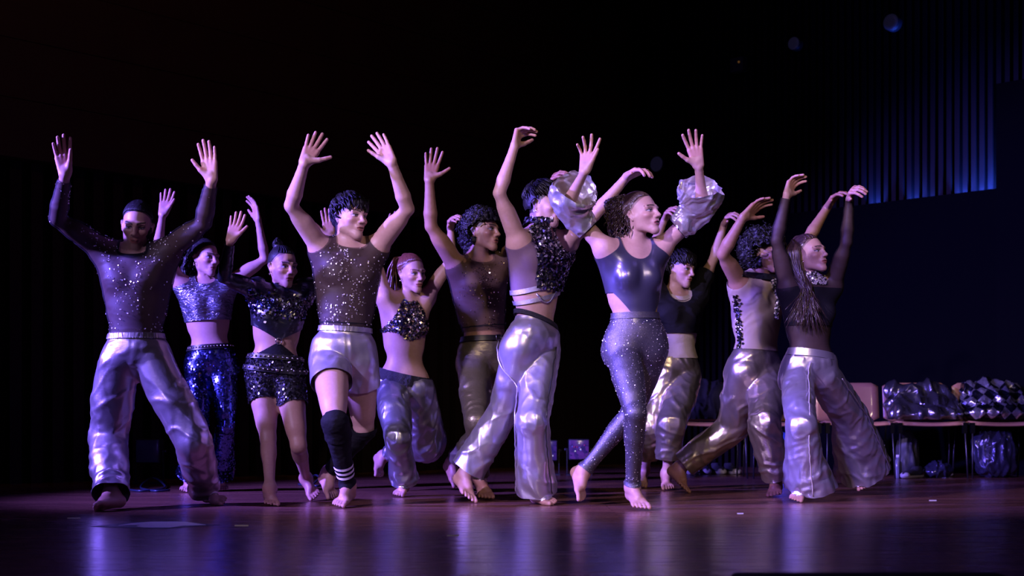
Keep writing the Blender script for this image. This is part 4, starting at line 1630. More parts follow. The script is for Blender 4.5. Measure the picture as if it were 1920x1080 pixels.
for c_, tl in ((0.165, 0.0), (0.02, 0.25)):
    bt = s.wear('belt', inflate(TS(s) + s.G['leg_l'][:1] + s.G['leg_r'][:1], 0.020), MT['black_leather'], between(s, c_ - 0.03, c_ + 0.03, 0, tl))
    for k in range(15):
        an = math.radians(-84 + 12 * k)
        p, d = around(s, c_ - tl * 0.10 * max(0, math.cos(an)), an, 0.024)
        bead('stud', p, 0.0125 if (c_ < 0.1 and k == 7) else 0.0065, 'stud', bt)
hoop(s, 'l', 0.007)

# ---- 4: sheer vest, satin shorts, striped legwarmer, knee pad
s = PEOPLE['p4']
o, m = s.wear('sheer_vest', inflate(TS(s) + s.G['neck'], 0.006), MT['sheer'], [neck_cut(s, 0.074, 0.045, 0.02, 1.02), above(s, 0.22), arm_hole(s, 0.070)], wrinkle(s, 0.0025, 20), ret=True)
def w4(V):
    a, b, c = s.tor(V)
    return (0.25 + np.exp(-((a + 0.03) / 0.07) ** 2)) * (0.35 + 0.65 * (fbm(V * 10, 5, 2) > -0.1))
s.sequins(m, 640, 0.0036, 'sequin_silver', 41, w4, 0.35, o)
s.wear('hem_band', inflate(TS(s), 0.0085), MT['black_cloth'], between(s, 0.275, 0.287))
s.trousers([(0, .100), (0.3, .102), (0.6, .104)], [(0, .100), (0.3, .102), (0.6, .104)], MT['satin'], waist=0.235, hem=(0.38, 0.36), amp=0.010, amp_top=1.0, seed=42, name='satin_shorts', long=0.7)
s.wear('waistband', inflate(TS(s), 0.012), MT['satin'], between(s, 0.205, 0.25), lambda V, N: 0.0012 * np.sin(np.arctan2(s.tor(V)[0], s.tor(V)[1]) * 70))
lw = s.wear('legwarmer', inflate(s.G['leg_l'], 0.008), MT['black_cloth'], leg_cut(s, 0.97, 1.95, 'l'), fine(0.004, 30, 5, (1, 1, 2)))
for t_ in (1.645, 1.715, 1.785):
    s.wear('stripe', inflate(s.G['leg_l'], 0.0125), MT['white_stripe'], leg_cut(s, t_, t_ + 0.034, 'l'), fine(0.002, 30, 5, (1, 1, 2)), vox=0.005, parent=lw)
s.wear('knee_pad', inflate(s.G['leg_l'], 0.016), MT['black_cloth'], leg_cut(s, 1.0, 1.24, 'l'), fine(0.004, 24, 6, (1, 1, 3)))
s.wear('knee_pad', inflate(s.G['leg_r'], 0.014), MT['black_cloth'], leg_cut(s, 0.98, 1.26, 'r'), fine(0.004, 24, 6, (1, 1, 3)))
s.wear('legwarmer', inflate(s.G['leg_r'], 0.008), MT['black_cloth'], leg_cut(s, 1.0, 1.90, 'r'), fine(0.004, 30, 6, (1, 1, 2)))

# ---- 5: halter, lace belt, harem trousers
s = PEOPLE['p5']
o, m = s.wear('halter_top', inflate(TS(s) + s.G['neck'], 0.007), MT['black_lace'],
              [neck_cut(s, 0.062, 0.05, 0.02, 1.02), lambda V: s.tor(V)[2] - 0.55 + 0.05 * np.cos(s.tor(V)[0] * 24), lambda V: (0.05 + (0.98 - s.tor(V)[2]) * 0.30) - np.abs(s.tor(V)[0])], None, ret=True)
s.sequins(m, 1500, 0.0075, 'sequin_dark', 51, None, 0.30, o)
s.sequins(m, 320, 0.0085, 'sequin_gold', 52, lambda V: (s.tor(V)[1] > 0) * 1.0, 0.4, o)
s.sequins(m, 200, 0.0085, 'sequin_blue', 53, lambda V: (s.tor(V)[0] < 0.02) * 1.0, 0.4, o)
s.trousers([(0, .104), (0.5, .100), (1, .082), (1.6, .076), (2.0, .090)], [(0, .115), (0.5, .135), (1.0, .150), (1.3, .11), (1.7, .06), (1.95, .05)],
           MT['harem'], waist=0.09, hem=(1.95, 1.85), amp=0.013, seed=54, long=0.85, name='harem_trousers', waist_tilt=(-0.25, -0.2))
s.wear('lace_belt', inflate(TS(s), 0.022), MT['black_lace'], between(s, -0.02, 0.12, -0.25, 0.35), fine(0.006, 40, 6))
hoop(s, 'l', 0.006)

# ---- 6: sheer vest with gold sequins, belt, coated trousers
s = PEOPLE['p6']
o, m = s.wear('sheer_vest', inflate(TS(s) + s.G['neck'], 0.006), MT['sheer_light'], [neck_cut(s, 0.074, 0.05, 0.02, 1.02), above(s, 0.26), arm_hole(s, 0.072)], wrinkle(s, 0.0025, 20), ret=True)
s.sequins(m, 480, 0.0036, 'sequin_gold', 61, lambda V: (0.2 + np.exp(-((s.tor(V)[0] + 0.02) / 0.06) ** 2)) * (0.3 + 0.7 * (fbm(V * 10, 5, 2) > 0.0)), 0.35, o)
s.wear('hem_band', inflate(TS(s), 0.0085), MT['black_cloth'], between(s, 0.305, 0.318))
s.trousers([(0, .094), (0.5, .088), (1, .068), (1.5, .064), (1.95, .052)], [(0, .094), (0.5, .088), (1, .068), (1.5, .064), (1.95, .056)],
           MT['leather'], waist=0.20, hem=(1.92, 1.9), amp=0.008, seed=62, long=0.25, fold=15)
bt = s.wear('belt', inflate(TS(s), 0.016), MT['black_leather'], between(s, 0.15, 0.205, -0.12))
p, d = around(s, 0.175, 0.25, 0.019)
part('buckle', tube([p + s.r * x + s.u * z for x, z in ((-.016, -.016), (.016, -.016), (.016, .016), (-.016, .016), (-.016, -.016))], 0.003, 6), MT['chrome'], bt)

# ---- 7: cropped sequinned waistcoat, net, straps, chain, satin flares
s = PEOPLE['p7']
def vest_open(V):
    a, b, c = s.tor(V)
    return np.where(b > 0, np.abs(a - 0.02) - 0.004 - 0.05 * np.clip(c - 0.9, 0, 1), 1.0)
o, m = s.wear('sequinned_waistcoat', inflate(TS(s), 0.017) + inflate(s.G['neck'], 0.020), MT['black_lace'],
              [top_at(s, 1.12), hem_cut(s, 0.50, 0, 0, 0.25), arm_hole(s, 0.088, -0.01), vest_open, lambda V: np.where(s.tor(V)[2] < 0.88, s.tor(V)[0] + 0.072 + 0.10 * np.clip(s.tor(V)[2] - 0.5, 0, 1), 1.0)], wrinkle(s, 0.004, 30), ret=True)
s.sequins(m, 3200, 0.0075, 'sequin_dark', 71, None, 0.35, o)
s.sequins(m, 500, 0.0085, 'sequin_silver', 72, lambda V: 0.2 + np.exp(-((s.tor(V)[2] - 0.9) / 0.12) ** 2), 0.4, o)
s.wear('net_top', inflate(TS(s), 0.005), MT['fishnet'], [hem_cut(s, 0.50, 0.6), lambda V: 0.95 - s.tor(V)[2], arm_hole(s, 0.075)])
s.wear('strap', inflate(TS(s), 0.010), MT['glitter_band'], between(s, 0.49, 0.535, 0.6))
s.wear('strap', inflate(TS(s), 0.010), MT['glitter_band'], between(s, 0.385, 0.425, 0.55))
pts = []
for k in range(25):
    x = k / 24
    p, d = around(s, 0.42 - 0.10 * math.sin(x * math.pi) + 0.08 * x, math.radians(-35 + 75 * x), 0.012)
    pts.append(p)
for k in range(24):
    bead('chain_link', pts[k], 0.006, 'chrome', s.root)
o, m = s.trousers([(0, .090), (0.5, .088), (1, .084), (1.5, .088), (2.0, .096)], [(0, .098), (0.5, .094), (1, .088), (1.5, .094), (2.1, .112)],
                  MT['satin'], waist=0.20, hem=(1.92, 2.02), amp=0.011, seed=73, long=0.5, fold=20, waist_tilt=(-0.5, 0), ret=True)
seam(s, 'r', 0.05, 1.98, -70, 'satin', 0.009)
seam(s, 'r', 0.05, 1.98, 40, 'black_leather', 0.009)
s.wear('waistband', inflate(TS(s), 0.014), MT['black_lace'], between(s, 0.185, 0.225, -0.5))

# ---- 8: leotard, puffed foil sleeves, glitter leggings
s = PEOPLE['p8']
def cutout(V):
    a, b, c = s.tor(V)
    lim = np.where(a < 0, 0.052, 0.072) + np.clip((c - 0.28) / 0.24, 0, 1) * 0.085
    return np.where(c < 0.52, lim - np.abs(a), 1.0)
s.wear('leotard', inflate(TS(s) + s.G['neck'], 0.005), MT['leotard'], [neck_cut(s, 0.082, 0.19, 0.06, 1.04), above(s, 0.10), arm_hole(s, 0.080, 0.005), cutout], None, vox=0.0055)
o, m = s.trousers([(0, .086), (0.45, .0785), (1, .0535), (1.3, .0500), (1.85, .0365), (2.0, .0365)], [(0, .086), (0.45, .0785), (1, .0535), (1.3, .0500), (1.85, .0365), (2.0, .0365)],
                  MT['leggings'], waist=0.30, hem=(1.95, 1.95), amp=0.0012, seed=81, ease=0.004, name='glitter_leggings', ret=True, vox=0.0055)
s.sequins(m, 2600, 0.0022, 'sequin_silver', 82, None, 0.5, o, name='glitter', lift=0.001)
s.wear('waistband', inflate(TS(s), 0.009), MT['leggings'], between(s, 0.24, 0.305))
for q, sg in (('l', -1), ('r', 1)):
    A = s.arm[q]
    out = nrm(np.cross(nrm(A[2] - A[0]), [0, -1, 0])) * sg
    ev = nrm(A[1] - 0.5 * (A[0] + A[2]))
    rad = [(0.38, .048, ev * -0.004), (0.7, .058, ev * -0.018), (1.0, .072, ev * -0.034), (1.3, .100, ev * -0.006), (1.66, .105, ev * 0.004), (1.95, .105)]
    pr = s.chain(A, rad, 0.04)
    def dsl(V, N, A=A):
        t, d = s.limb_t(V, A)
        ax = nrm(A[2] - A[0])
        u_ = nrm(np.cross(ax, [0.2, 1, 0.1]))
        w_ = np.cross(ax, u_)
        c0 = A[0] + (V - A[0]) @ ax[:, None] * ax
        an = np.arctan2((V - c0) @ w_, (V - c0) @ u_)
        g1 = fbm(np.stack([np.cos(an) * 1.9, np.sin(an) * 1.9, t * 0.9], 1) + fbm(V * 6, 6, 1)[:, None] * 0.5, 3, 2)
        g2 = fbm(V * 13 + fbm(V * 7, 4, 1)[:, None], 15, 2)
        return 0.020 * (0.6 - np.clip(np.abs(g1) * 2.6, 0, 1)) + 0.008 * (np.clip(1 - np.abs(g2) * 3.0, 0, 1) ** 1.5 - 0.3)
    def cs(V, A=A, ev=ev):
        t, d = s.limb_t(V, A)
        return np.minimum(t - 0.44, 1.58 + 0.05 * fbm(V * 9, 2, 1) - 2.6 * np.maximum((V - A[1]) @ ev + 0.02, 0) - t)
    o, m = s.wear('puffed_sleeve', pr, MT['foil'], cs, dsl, 0.006, 0.004, ret=True)
    cf = s.wear('cuff', inflate(s.G['arm_' + q], 0.010), MT['sequin_dark'], (lambda V, A=A: np.minimum(s.limb_t(V, A)[0] - 0.43, 0.56 - s.limb_t(V, A)[0])), fine(0.003, 60), 0.005)

# ---- 9: black T-shirt over beige undershirt, cropped lamé trousers
s = PEOPLE['p9']
s.wear('undershirt', inflate(TS(s) + s.G['neck'], 0.012), MT['beige_cloth'], [neck_cut(s, 0.070, 0.06, 0.02, 1.02), hem_cut(s, 0.14), arm_hole(s, 0.06)], wrinkle(s, 0.003, 25))
s.wear('t_shirt', inflate(TS(s), 0.022) + inflate(s.G['arm_l'][:4] + s.G['arm_r'][:4], 0.016), MT['black_cloth'],
       [neck_cut(s, 0.086, 0.14, 0.03, 1.02), hem_cut(s, 0.47), cuff(s, 0.62)], wrinkle(s, 0.006, 16))
pts = []
for k in range(19):
    x = k / 18
    p, d = around(s, 0.985 - 0.085 * math.sin(x * math.pi), math.radians(-70 + 140 * x), 0.016)
    pts.append(p)
part('necklace', tube(pts, 0.0025, 5), MT['chrome'], s.root)
s.trousers([(0, .104), (0.5, .102), (1, .095), (1.5, .088), (1.75, .084)], [(0, .104), (0.5, .104), (1, .100), (1.5, .088), (1.75, .082)],
           MT['lame_gold'], waist=0.16, hem=(1.62, 1.64), amp=0.014, seed=91, long=0.35)

# ---- 10: beige sleeveless top with sequinned trim and scarf, loose trousers
s = PEOPLE['p10']
o, m = s.wear('sleeveless_top', inflate(TS(s) + s.G['neck'], 0.008), MT['sheer_beige'], [neck_cut(s, 0.075, 0.06, 0.02, 1.02), hem_cut(s, 0.17), arm_hole(s, 0.07)], wrinkle(s, 0.004, 14), ret=True)
s.sequins(m, 260, 0.0085, 'sequin_dark', 101, lambda V: np.exp(-((s.tor(V)[1] - 0.01) / 0.012) ** 2) * (s.tor(V)[0] < -0.05) * (s.tor(V)[2] < 0.78), 0.4, o, 'sequin_trim', 0.004)
pts = []
for k in range(22):
    p, d = around(s, 0.98 - 0.021 * k, 0.30 + 0.02 * math.sin(k * 0.9), 0.020)
    pts.append(p)
sc = part('scarf', tube(pts, np.linspace(0.020, 0.010, 22) * (1 + 0.25 * np.sin(np.arange(22) * 1.7)), 8), MT['wet_black'], s.root)
s.sequins(merge([tube(pts, np.linspace(0.021, 0.011, 22), 8)]), 260, 0.006, 'sequin_silver', 102, None, 0.4, sc)
s.wear('neck_scarf', inflate(s.G['neck'] + TS(s), 0.014), MT['wet_black'], between(s, 0.985, 1.06), fine(0.006, 40))
s.trousers([(0, .104), (0.5, .106), (1, .098), (1.5, .092), (2.0, .082)], [(0, .106), (0.5, .110), (1, .092), (1.5, .088), (2.0, .080)],
           MT['lame_gold'], waist=0.19, hem=(1.90, 1.96), amp=0.014, seed=103, long=0.3, fold=15)
w, d, n, t = s.hands['r']
part('bracelet', tube([w - d * 0.02 + 0.029 * (n * math.cos(q) + t * math.sin(q)) for q in np.linspace(0, 6.283, 13)], 0.004, 6, False), MT['black_leather'], s.root)

# ---- 11: sheer long-sleeved top, black bra top, sequinned collar, gathered satin flares
s = PEOPLE['p11']
s.wear('sheer_top', inflate(TS(s) + s.G['neck'] + s.G['arm_l'] + s.G['arm_r'], 0.005), MT['sheer'], [top_at(s, 1.05), above(s, 0.14), cuff(s, 1.93)], wrinkle(s, 0.002, 20))
s.wear('crop_top', inflate(TS(s), 0.009), MT['black_cloth'], [between(s, 0.50, 0.95), arm_hole(s, 0.07)])
o, m = s.wear('sequinned_collar', inflate(s.G['neck'] + TS(s)[-8:], 0.012), MT['black_lace'], [between(s, 0.985, 1.13), lambda V: 0.085 - np.abs(s.tor(V)[0])], ret=True)
s.sequins(m, 420, 0.0065, 'sequin_silver', 111, None, 0.4, o)
s.trousers([(0, .098), (0.5, .094), (1, .082), (1.5, .108, (0.02, 0, 0)), (2.1, .155, (0.055, 0, 0))], [(0, .100), (0.5, .104), (1, .112), (1.5, .145), (2.1, .185)],
           MT['satin'], waist=0.20, hem=(2.03, 1.98), amp=0.015, seed=112, long=0.6, fold=18, waist_tilt=(-0.25, 0))
seam(s, 'l', 0.05, 2.0, 12, 'sequin_silver', 0.011)
seam(s, 'r', 0.05, 1.95, 50, 'satin', 0.011)
s.wear('waistband', inflate(TS(s), 0.009), MT['satin'], between(s, 0.13, 0.215, -0.25))
hoop(s, 'l', 0.008)


# ------------------------------------------------------------------ hair
def bun(s, c, r, k=0.02):
    return [ball(s.hp(*c), r * s.hs, k)]


def lock(s, pts, r0, r1, k=0.02):
    P = [s.hp(*p) for p in pts]
    n = len(P) - 1
    return [cone(P[i], P[i + 1], (r0 + (r1 - r0) * i / n) * s.hs, (r0 + (r1 - r0) * (i + 1) / n) * s.hs, k) for i in range(n)]


def curls(s, n, seed, region, length, rad, turns, thick, drop=0.0, out=0.02):
    """loose corkscrew curls that leave the scalp in a region given as head directions"""
    rg = np.random.default_rng(seed)
    res = []
    while len(res) < n:
        d = nrm(rg.normal(0, 1, 3))
        if not region(d):
            continue
        p0 = s.hp(*(np.array([0, 0.016, 0.036]) + d * np.array([0.080, 0.098, 0.088])))
        dw = nrm(d @ s.RH)
        L = length * rg.uniform(0.6, 1.25)
        p1 = p0 + dw * out + np.array([0, 0, -drop * 0.3]) * L + rg.normal(0, 0.006, 3)
        p2 = p1 + (dw * (1 - drop) * 0.5 + np.array([0, 0, -drop])) * L + rg.normal(0, 0.01, 3)
        res.append(helix(p0, [p1, p2], 14, rad * rg.uniform(0.7, 1.3), turns * rg.uniform(0.7, 1.3), rg.integers(1e6), 0.6, thick))
    return res


def skull(d, off=0.0, back=0.0, side=1.0, up=1.0):
    return np.array([0, 0.016 + back, 0.036 + back * 0.15]) + nrm(d) * (np.array([0.072, 0.093, 0.083]) + np.array([off * side, off, off * up]))


def slick(s, n, target, material, parent, off=0.010, r=0.0030, seed=1, name='combed_strands'):
    """fine strands combed from the hairline back to a knot"""
    rg = np.random.default_rng(seed)
    out = []
    tg = nrm((np.array(target) - np.array([0, 0.016, 0.036])) / np.array([0.08, 0.1, 0.09]))
    for k in range(n):
        ph = math.radians(-165 + 330 * (k + rg.random()) / n)
        zz = np.interp(abs(math.degrees(ph)), [0, 45, 75, 100, 130, 165], [0.60, 0.48, 0.12, 0.0, -0.45, -0.75])
        d0 = nrm([math.sin(ph) * math.sqrt(1 - zz * zz * 0.6), -math.cos(ph) * math.sqrt(1 - zz * zz * 0.6), zz])
        P = []
        for q in np.linspace(0, 1, 12):
            d = nrm(d0 * (1 - q) + tg * q + np.array([0, 0, 0.25]) * math.sin(q * math.pi) * (abs(ph) < 1.9))
            P.append(s.hp(*skull(d, off + 0.0012 * math.sin(k * 2.1) + 0.003 * q, 0.010, 0.25, 0.6)))
        out.append((P, r * np.array([0.4] + [1.0] * 10 + [0.8])))
    return s.strands(name, out, material, parent)


def shag(s, n, length, material, parent, off=0.012, r=0.005, seed=1, zmin=-0.2, fringe=0.6, name='locks', jitter=0.35, front=-0.9):
    """short locks lying over the cap, running down and forwards from the crown"""
    rg = np.random.default_rng(seed)
    out = []
    while len(out) < n:
        d = nrm(rg.normal(0, 1, 3))
        if d[2] < zmin or (d[1] < front and d[2] < 0.3) or (d[1] < 0.1 and d[2] < 0.25):
            continue
        crown = np.array([0.0, 0.35, 0.94])
        t = d - crown
        t = nrm(t - d * (t @ d)) + np.array([0, -fringe * (d[1] < 0.3), -0.15]) + rg.normal(0, jitter, 3)
        t = nrm(t - d * (t @ d))
        P = []
        for q in np.linspace(0, 1, 5):
            P.append(s.hp(*(skull(d + t * q * length / 0.085, off * (1 - 0.35 * q) + 0.006 * math.sin(q * 3.14)))))
        out.append((P, r * rg.uniform(0.7, 1.2) * np.array([0.7, 1.0, 0.9, 0.6, 0.15])))
    return s.strands(name, out, material, parent)


s = PEOPLE['p1']
o, m = s.hair_cap('hair', MT['hair_black'], 0.010, 0.084, 0.012, 0.0025, 70, extra=bun(s, (0, 0.10, 0.075), 0.032), seed=1, nape=-0.045, back=0.010, side_thick=0.0025)
slick(s, 190, (0, 0.10, 0.075), MT['hair_black'], o, seed=1)
s = PEOPLE['p2']
o, m = s.hair_cap('hair', MT['hair_black'], 0.010, 0.084, 0.010, 0.003, 60, curly=0.010,
                  extra=lock(s, [(-0.02, 0.10, 0.03), (-0.035, 0.135, -0.02), (-0.045, 0.14, -0.08), (-0.04, 0.12, -0.14)], 0.035, 0.030), seed=2, back=0.010, side_thick=0.0025)
slick(s, 150, (-0.01, 0.10, 0.05), MT['hair_black'], o, seed=2)
s.strands('curls', curls(s, 60, 21, lambda d: d[1] > 0.35 and d[2] < 0.5, 0.13, 0.008, 3.0, 0.004, 0.8), MT['hair_black'], o)
s = PEOPLE['p3']
o, m = s.hair_cap('hair', MT['hair_black'], 0.006, 0.078, 0.010, 0.001, 60, extra=bun(s, (-0.015, 0.055, 0.135), 0.030), seed=3, back=0.007, side_thick=0.003)
br = []
for k in range(9):                                       # cornrow braids from the hairline back to the bun
    x0 = -0.066 + 0.0165 * k
    P = []
    for j in range(16):
        q = j / 15
        th = q * 1.75
        d = np.array([x0 / 0.08 * (1 - 0.55 * q), -math.cos(th) * math.sqrt(max(0.05, 1 - (x0 / 0.08) ** 2)), 0.62 + 0.62 * math.sin(th * 0.95)])
        d = nrm(d)
        P.append(s.hp(*(np.array([0, 0.023, 0.037]) + d * np.array([0.0745, 0.098, 0.087]))))
    br.append((P, 0.0055 * s.hs * (1 + 0.18 * np.sin(np.arange(16) * 2.4))))
for P, r in br:
    part('braid', tube(P, r, 6), MT['hair_black'], o)
s.strands('curls', [helix(s.hp(-0.015, 0.055, 0.135), [s.hp(-0.015 + 0.034 * math.cos(a), 0.055 + 0.03 * math.sin(a * 1.7), 0.140 + 0.03 * math.sin(a))], 12, 0.007, 2.0, int(a * 100) + 100, 0.6, 0.004) for a in np.linspace(-0.4, 5.6, 26)], MT['hair_black'], o)
s = PEOPLE['p4']
o, m = s.hair_cap('hair', MT['hair_black'], 0.017, 0.060, 0.004, 0.006, 55, seed=4, nape=-0.05, side_thick=0.010)
shag(s, 260, 0.055, MT['hair_black'], o, 0.018, 0.0055, 4, -0.35)
fr = []
rg = np.random.default_rng(44)
for k in range(34):                                      # damp fringe
    x = rg.uniform(-0.055, 0.055)
    z0 = 0.088 + rg.normal(0, 0.006)
    P = [s.hp(x, -0.070 - 0.012 * (1 - abs(x) / 0.06), z0), s.hp(x * 1.03, -0.092 + 0.018 * abs(x) / 0.06, z0 - 0.020), s.hp(x * 1.03 + rg.normal(0, 0.006), -0.096 + 0.022 * abs(x) / 0.06, z0 - 0.036 - rg.uniform(0, 0.012))]
    fr.append((P, np.array([0.007, 0.005, 0.001]) * s.hs))
s.strands('fringe', fr, MT['hair_black'], o)
s = PEOPLE['p5']
o, m = s.hair_cap('hair', MT['hair_red'], 0.008, 0.084, 0.010, 0.002, 70, extra=bun(s, (0.0, 0.085, 0.10), 0.026), seed=5, back=0.010, side_thick=0.0025)
slick(s, 180, (0, 0.085, 0.10), MT['hair_red'], o, 0.008, seed=5)
pt = []
rg = np.random.default_rng(55)
for k in range(110):
    dx, dy = rg.normal(0, 0.022, 2)
    P = [s.hp(0, 0.095, 0.105), s.hp(dx * 0.7, 0.135 + dy, 0.09), s.hp(dx * 1.2, 0.155 + dy, 0.02), s.hp(dx * 1.6 + 0.01 * math.sin(k), 0.150 + dy * 1.3, -0.06), s.hp(dx * 1.8 + 0.014 * math.sin(k * 2), 0.135 + dy * 1.5, -0.16 - rg.uniform(0, 0.07))]
    P = np.array([np.array([np.interp(t, range(5), np.array(P)[:, q]) for q in range(3)]) for t in np.linspace(0, 4, 17)])
    P += np.outer(np.sin(np.linspace(0, 7, 17) + k), s.RH[0]) * 0.004
    pt.append((P, np.concatenate([np.linspace(0.006, 0.008, 5), np.linspace(0.008, 0.002, 12)])))
s.strands('ponytail', pt, MT['hair_red'], o)
s = PEOPLE['p6']
o, m = s.hair_cap('hair', MT['hair_black'], 0.030, 0.050, 0.0, 0.005, 40, curly=0.022, curl_freq=34, seed=6, nape=-0.10,
                  extra=lock(s, [(0, 0.085, 0.03), (0, 0.10, -0.04), (0, 0.085, -0.09)], 0.055, 0.045, 0.03))
s.strands('curls', curls(s, 190, 66, lambda d: (d[2] > 0.15 and d[1] > -0.75) or (d[1] > 0.2 and d[2] > -0.8) or (d[2] > 0.55), 0.045, 0.010, 1.8, 0.0045, 0.45, 0.026), MT['hair_black'], o)
s = PEOPLE['p7']
o, m = s.hair_cap('hair', MT['hair_black'], 0.022, 0.062, 0.0, 0.004, 50, seed=7, nape=-0.03, side_thick=0.003)
shag(s, 200, 0.055, MT['hair_black'], o, 0.022, 0.005, 7, 0.3, 0.9)
fr = []
rg = np.random.default_rng(77)
for k in range(40):
    x = rg.uniform(-0.06, 0.06)
    P = [s.hp(x * 0.8, 0.02, 0.132), s.hp(x, -0.055, 0.122 - abs(x) * 0.4), s.hp(x * 1.1, -0.088 + 0.3 * abs(x), 0.098 - abs(x) * 0.4), s.hp(x * 1.15, -0.094 + 0.4 * abs(x), 0.076 - rg.uniform(0, 0.012))]
    fr.append((P, np.array([0.007, 0.008, 0.006, 0.0015]) * s.hs))
s.strands('fringe', fr, MT['hair_black'], o)
hoop(s, 'l', 0.006)
s = PEOPLE['p8']
o, m = s.hair_cap('hair', MT['hair_brown'], 0.007, 0.084, 0.012, 0.002, 70, seed=8, back=0.009, side_thick=0.0025, stretch=(1, 0.3, 0.8), extra=bun(s, (-0.03, 0.09, 0.075), 0.045) +
                  lock(s, [(-0.04, 0.10, 0.07), (-0.05, 0.13, 0.01), (-0.05, 0.125, -0.07), (-0.045, 0.11, -0.12)], 0.040, 0.026))
slick(s, 190, (-0.03, 0.09, 0.075), MT['hair_brown'], o, 0.007, seed=8)
cu = []
rg = np.random.default_rng(88)
for k in range(150):
    a, b = rg.uniform(0, 6.28), rg.uniform(0, 1)
    c0 = np.array([-0.035, 0.095, 0.08]) + np.array([math.cos(a) * 0.035, math.sin(a) * 0.035, rg.uniform(-0.02, 0.04)])
    c1 = c0 + np.array([math.cos(a) * 0.028, 0.02 + math.sin(a) * 0.028, -0.01])
    L = rg.uniform(0.06, 0.22)
    c2 = c1 + np.array([rg.normal(0, 0.012), rg.normal(0.0, 0.014), -L])
    cu.append(helix(s.hp(*c0), [s.hp(*c1), s.hp(*c2)], 26, 0.008, 2 + L * 22, k, 0.6, 0.0036))
s.strands('curly_ponytail', cu, MT['hair_brown'], o)
s = PEOPLE['p9']
o, m = s.hair_cap('hair', MT['hair_black'], 0.020, 0.056, 0.002, 0.006, 50, seed=9, nape=-0.05, side_thick=0.010)
shag(s, 220, 0.055, MT['hair_black'], o, 0.020, 0.0055, 9, -0.35)
fr = []
rg = np.random.default_rng(99)
for k in range(30):
    x = rg.uniform(-0.058, 0.058)
    P = [s.hp(x * 0.9, -0.05, 0.112), s.hp(x, -0.086 + 0.3 * abs(x), 0.092), s.hp(x * 1.05, -0.097 + 0.5 * abs(x), 0.062 - rg.uniform(0, 0.010))]
    fr.append((P, np.array([0.010, 0.009, 0.002]) * s.hs))
s.strands('fringe', fr, MT['hair_black'], o)
s = PEOPLE['p10']
o, m = s.hair_cap('hair', MT['hair_black'], 0.050, 0.045, -0.01, 0.005, 40, curly=0.026, curl_freq=30, seed=10, nape=-0.10,
                  extra=[ell(s.hp(0, 0.05, 0.02), s.RH, np.array([0.115, 0.105, 0.115]) * s.hs, 0.03)])
s.strands('curls', curls(s, 240, 1010, lambda d: (d[2] > 0.1 and d[1] > -0.8) or (d[1] > 0.1), 0.05, 0.011, 1.8, 0.0045, 0.3, 0.045), MT['hair_black'], o)
s = PEOPLE['p11']
o, m = s.hair_cap('hair', MT['hair_brown'], 0.008, 0.080, 0.010, 0.002, 70, seed=12, back=0.010, side_thick=0.003, extra=bun(s, (0, 0.07, 0.11), 0.022))
for k in range(7):
    x0 = -0.062 + 0.0205 * k
    P = []
    for j in range(14):
        q = j / 13
        th = q * 1.7
        d = nrm(np.array([x0 / 0.08 * (1 - 0.5 * q), -math.cos(th) * math.sqrt(max(0.05, 1 - (x0 / 0.08) ** 2)), 0.66 + 0.6 * math.sin(th * 0.95)]))
        P.append(s.hp(*(np.array([0, 0.025, 0.037]) + d * np.array([0.0745, 0.098, 0.087]))))
    part('braid', tube(P, 0.0055 * s.hs * (1 + 0.18 * np.sin(np.arange(14) * 2.4)), 6), MT['hair_brown'], o)
lg = []
rg = np.random.default_rng(111)
for k in range(280):                                     # long loose hair falling behind the ear and over the shoulder
    a = rg.uniform(-1, 1)
    x = -0.075 + 0.05 * a
    y = 0.05 + 0.05 * rg.uniform(-1, 1) + 0.03 * a
    top = s.hp(x * 0.5, 0.06, 0.105)
    p1 = s.hp(x * 1.15, y, 0.04)
    e = s.P + s.r * (-0.085 + 0.055 * rg.normal()) + s.fw * (0.10 + 0.03 * rg.normal()) + s.u * (s.L * rg.uniform(0.42, 0.72))
    shp = s.P + s.r * (-0.09 + 0.03 * a) + s.fw * (0.095 + 0.015 * rg.normal()) + s.u * s.L * 0.93
    p2 = s.hp(x * 1.2, y + 0.01, -0.06)
    K = np.array([top, p1, p2, shp, e])
    P = np.array([[np.interp(t, range(5), K[:, q]) for q in range(3)] for t in np.linspace(0, 4, 21)])
    for _ in range(2):
        P[1:-1] = 0.25 * P[:-2] + 0.5 * P[1:-1] + 0.25 * P[2:]
    P += np.outer(np.sin(np.linspace(0, 9, 21) + k * 1.3), s.r) * 0.004
    lg.append((P, np.concatenate([np.linspace(0.003, 0.0046, 6), np.linspace(0.0046, 0.0012, 15)])))
s.strands('long_hair', lg, MT['hair_brown'], o)


# ------------------------------------------------------------------ right side: screen, pillar, chairs and belongings
MT['plywood'] = mat('plywood_seat', (0.42, 0.215, 0.105), 0.35, 0, 0.5, noise=(5, (0.34, 0.165, 0.08), 0.3), bump=(8, 0.08, 0.004, (1, 1, 9)), coat=0.3)
MT['steel'] = mat('dark_steel', (0.06, 0.058, 0.06), 0.4, 0.8, 0.5)
MT['jacket'] = mat('black_silver_jacket', (0.20, 0.19, 0.22), 0.22, 0.9, 0.6, bump=(40, 0.25, 0.008, (1, 1, 1), 0.8))
MT['bag'] = mat('glossy_black_bag', (0.05, 0.05, 0.09), 0.16, 0.6, 0.6, bump=(22, 0.5, 0.012, (1, 1, 0.6), 1.0))
MT['blue_bag'] = mat('blue_plastic_bag', (0.03, 0.07, 0.42), 0.3, 0, 0.6, bump=(22, 0.5, 0.012, (1, 1, 0.6), 1.0))
MT['rubber'] = mat('pale_rubber', (0.42, 0.38, 0.38), 0.6)
MT['shoe'] = mat('dark_shoe', (0.03, 0.028, 0.034), 0.6)
MT['lamp_black'] = mat('lamp_housing', (0.012, 0.012, 0.016), 0.5, 0, 0.4)
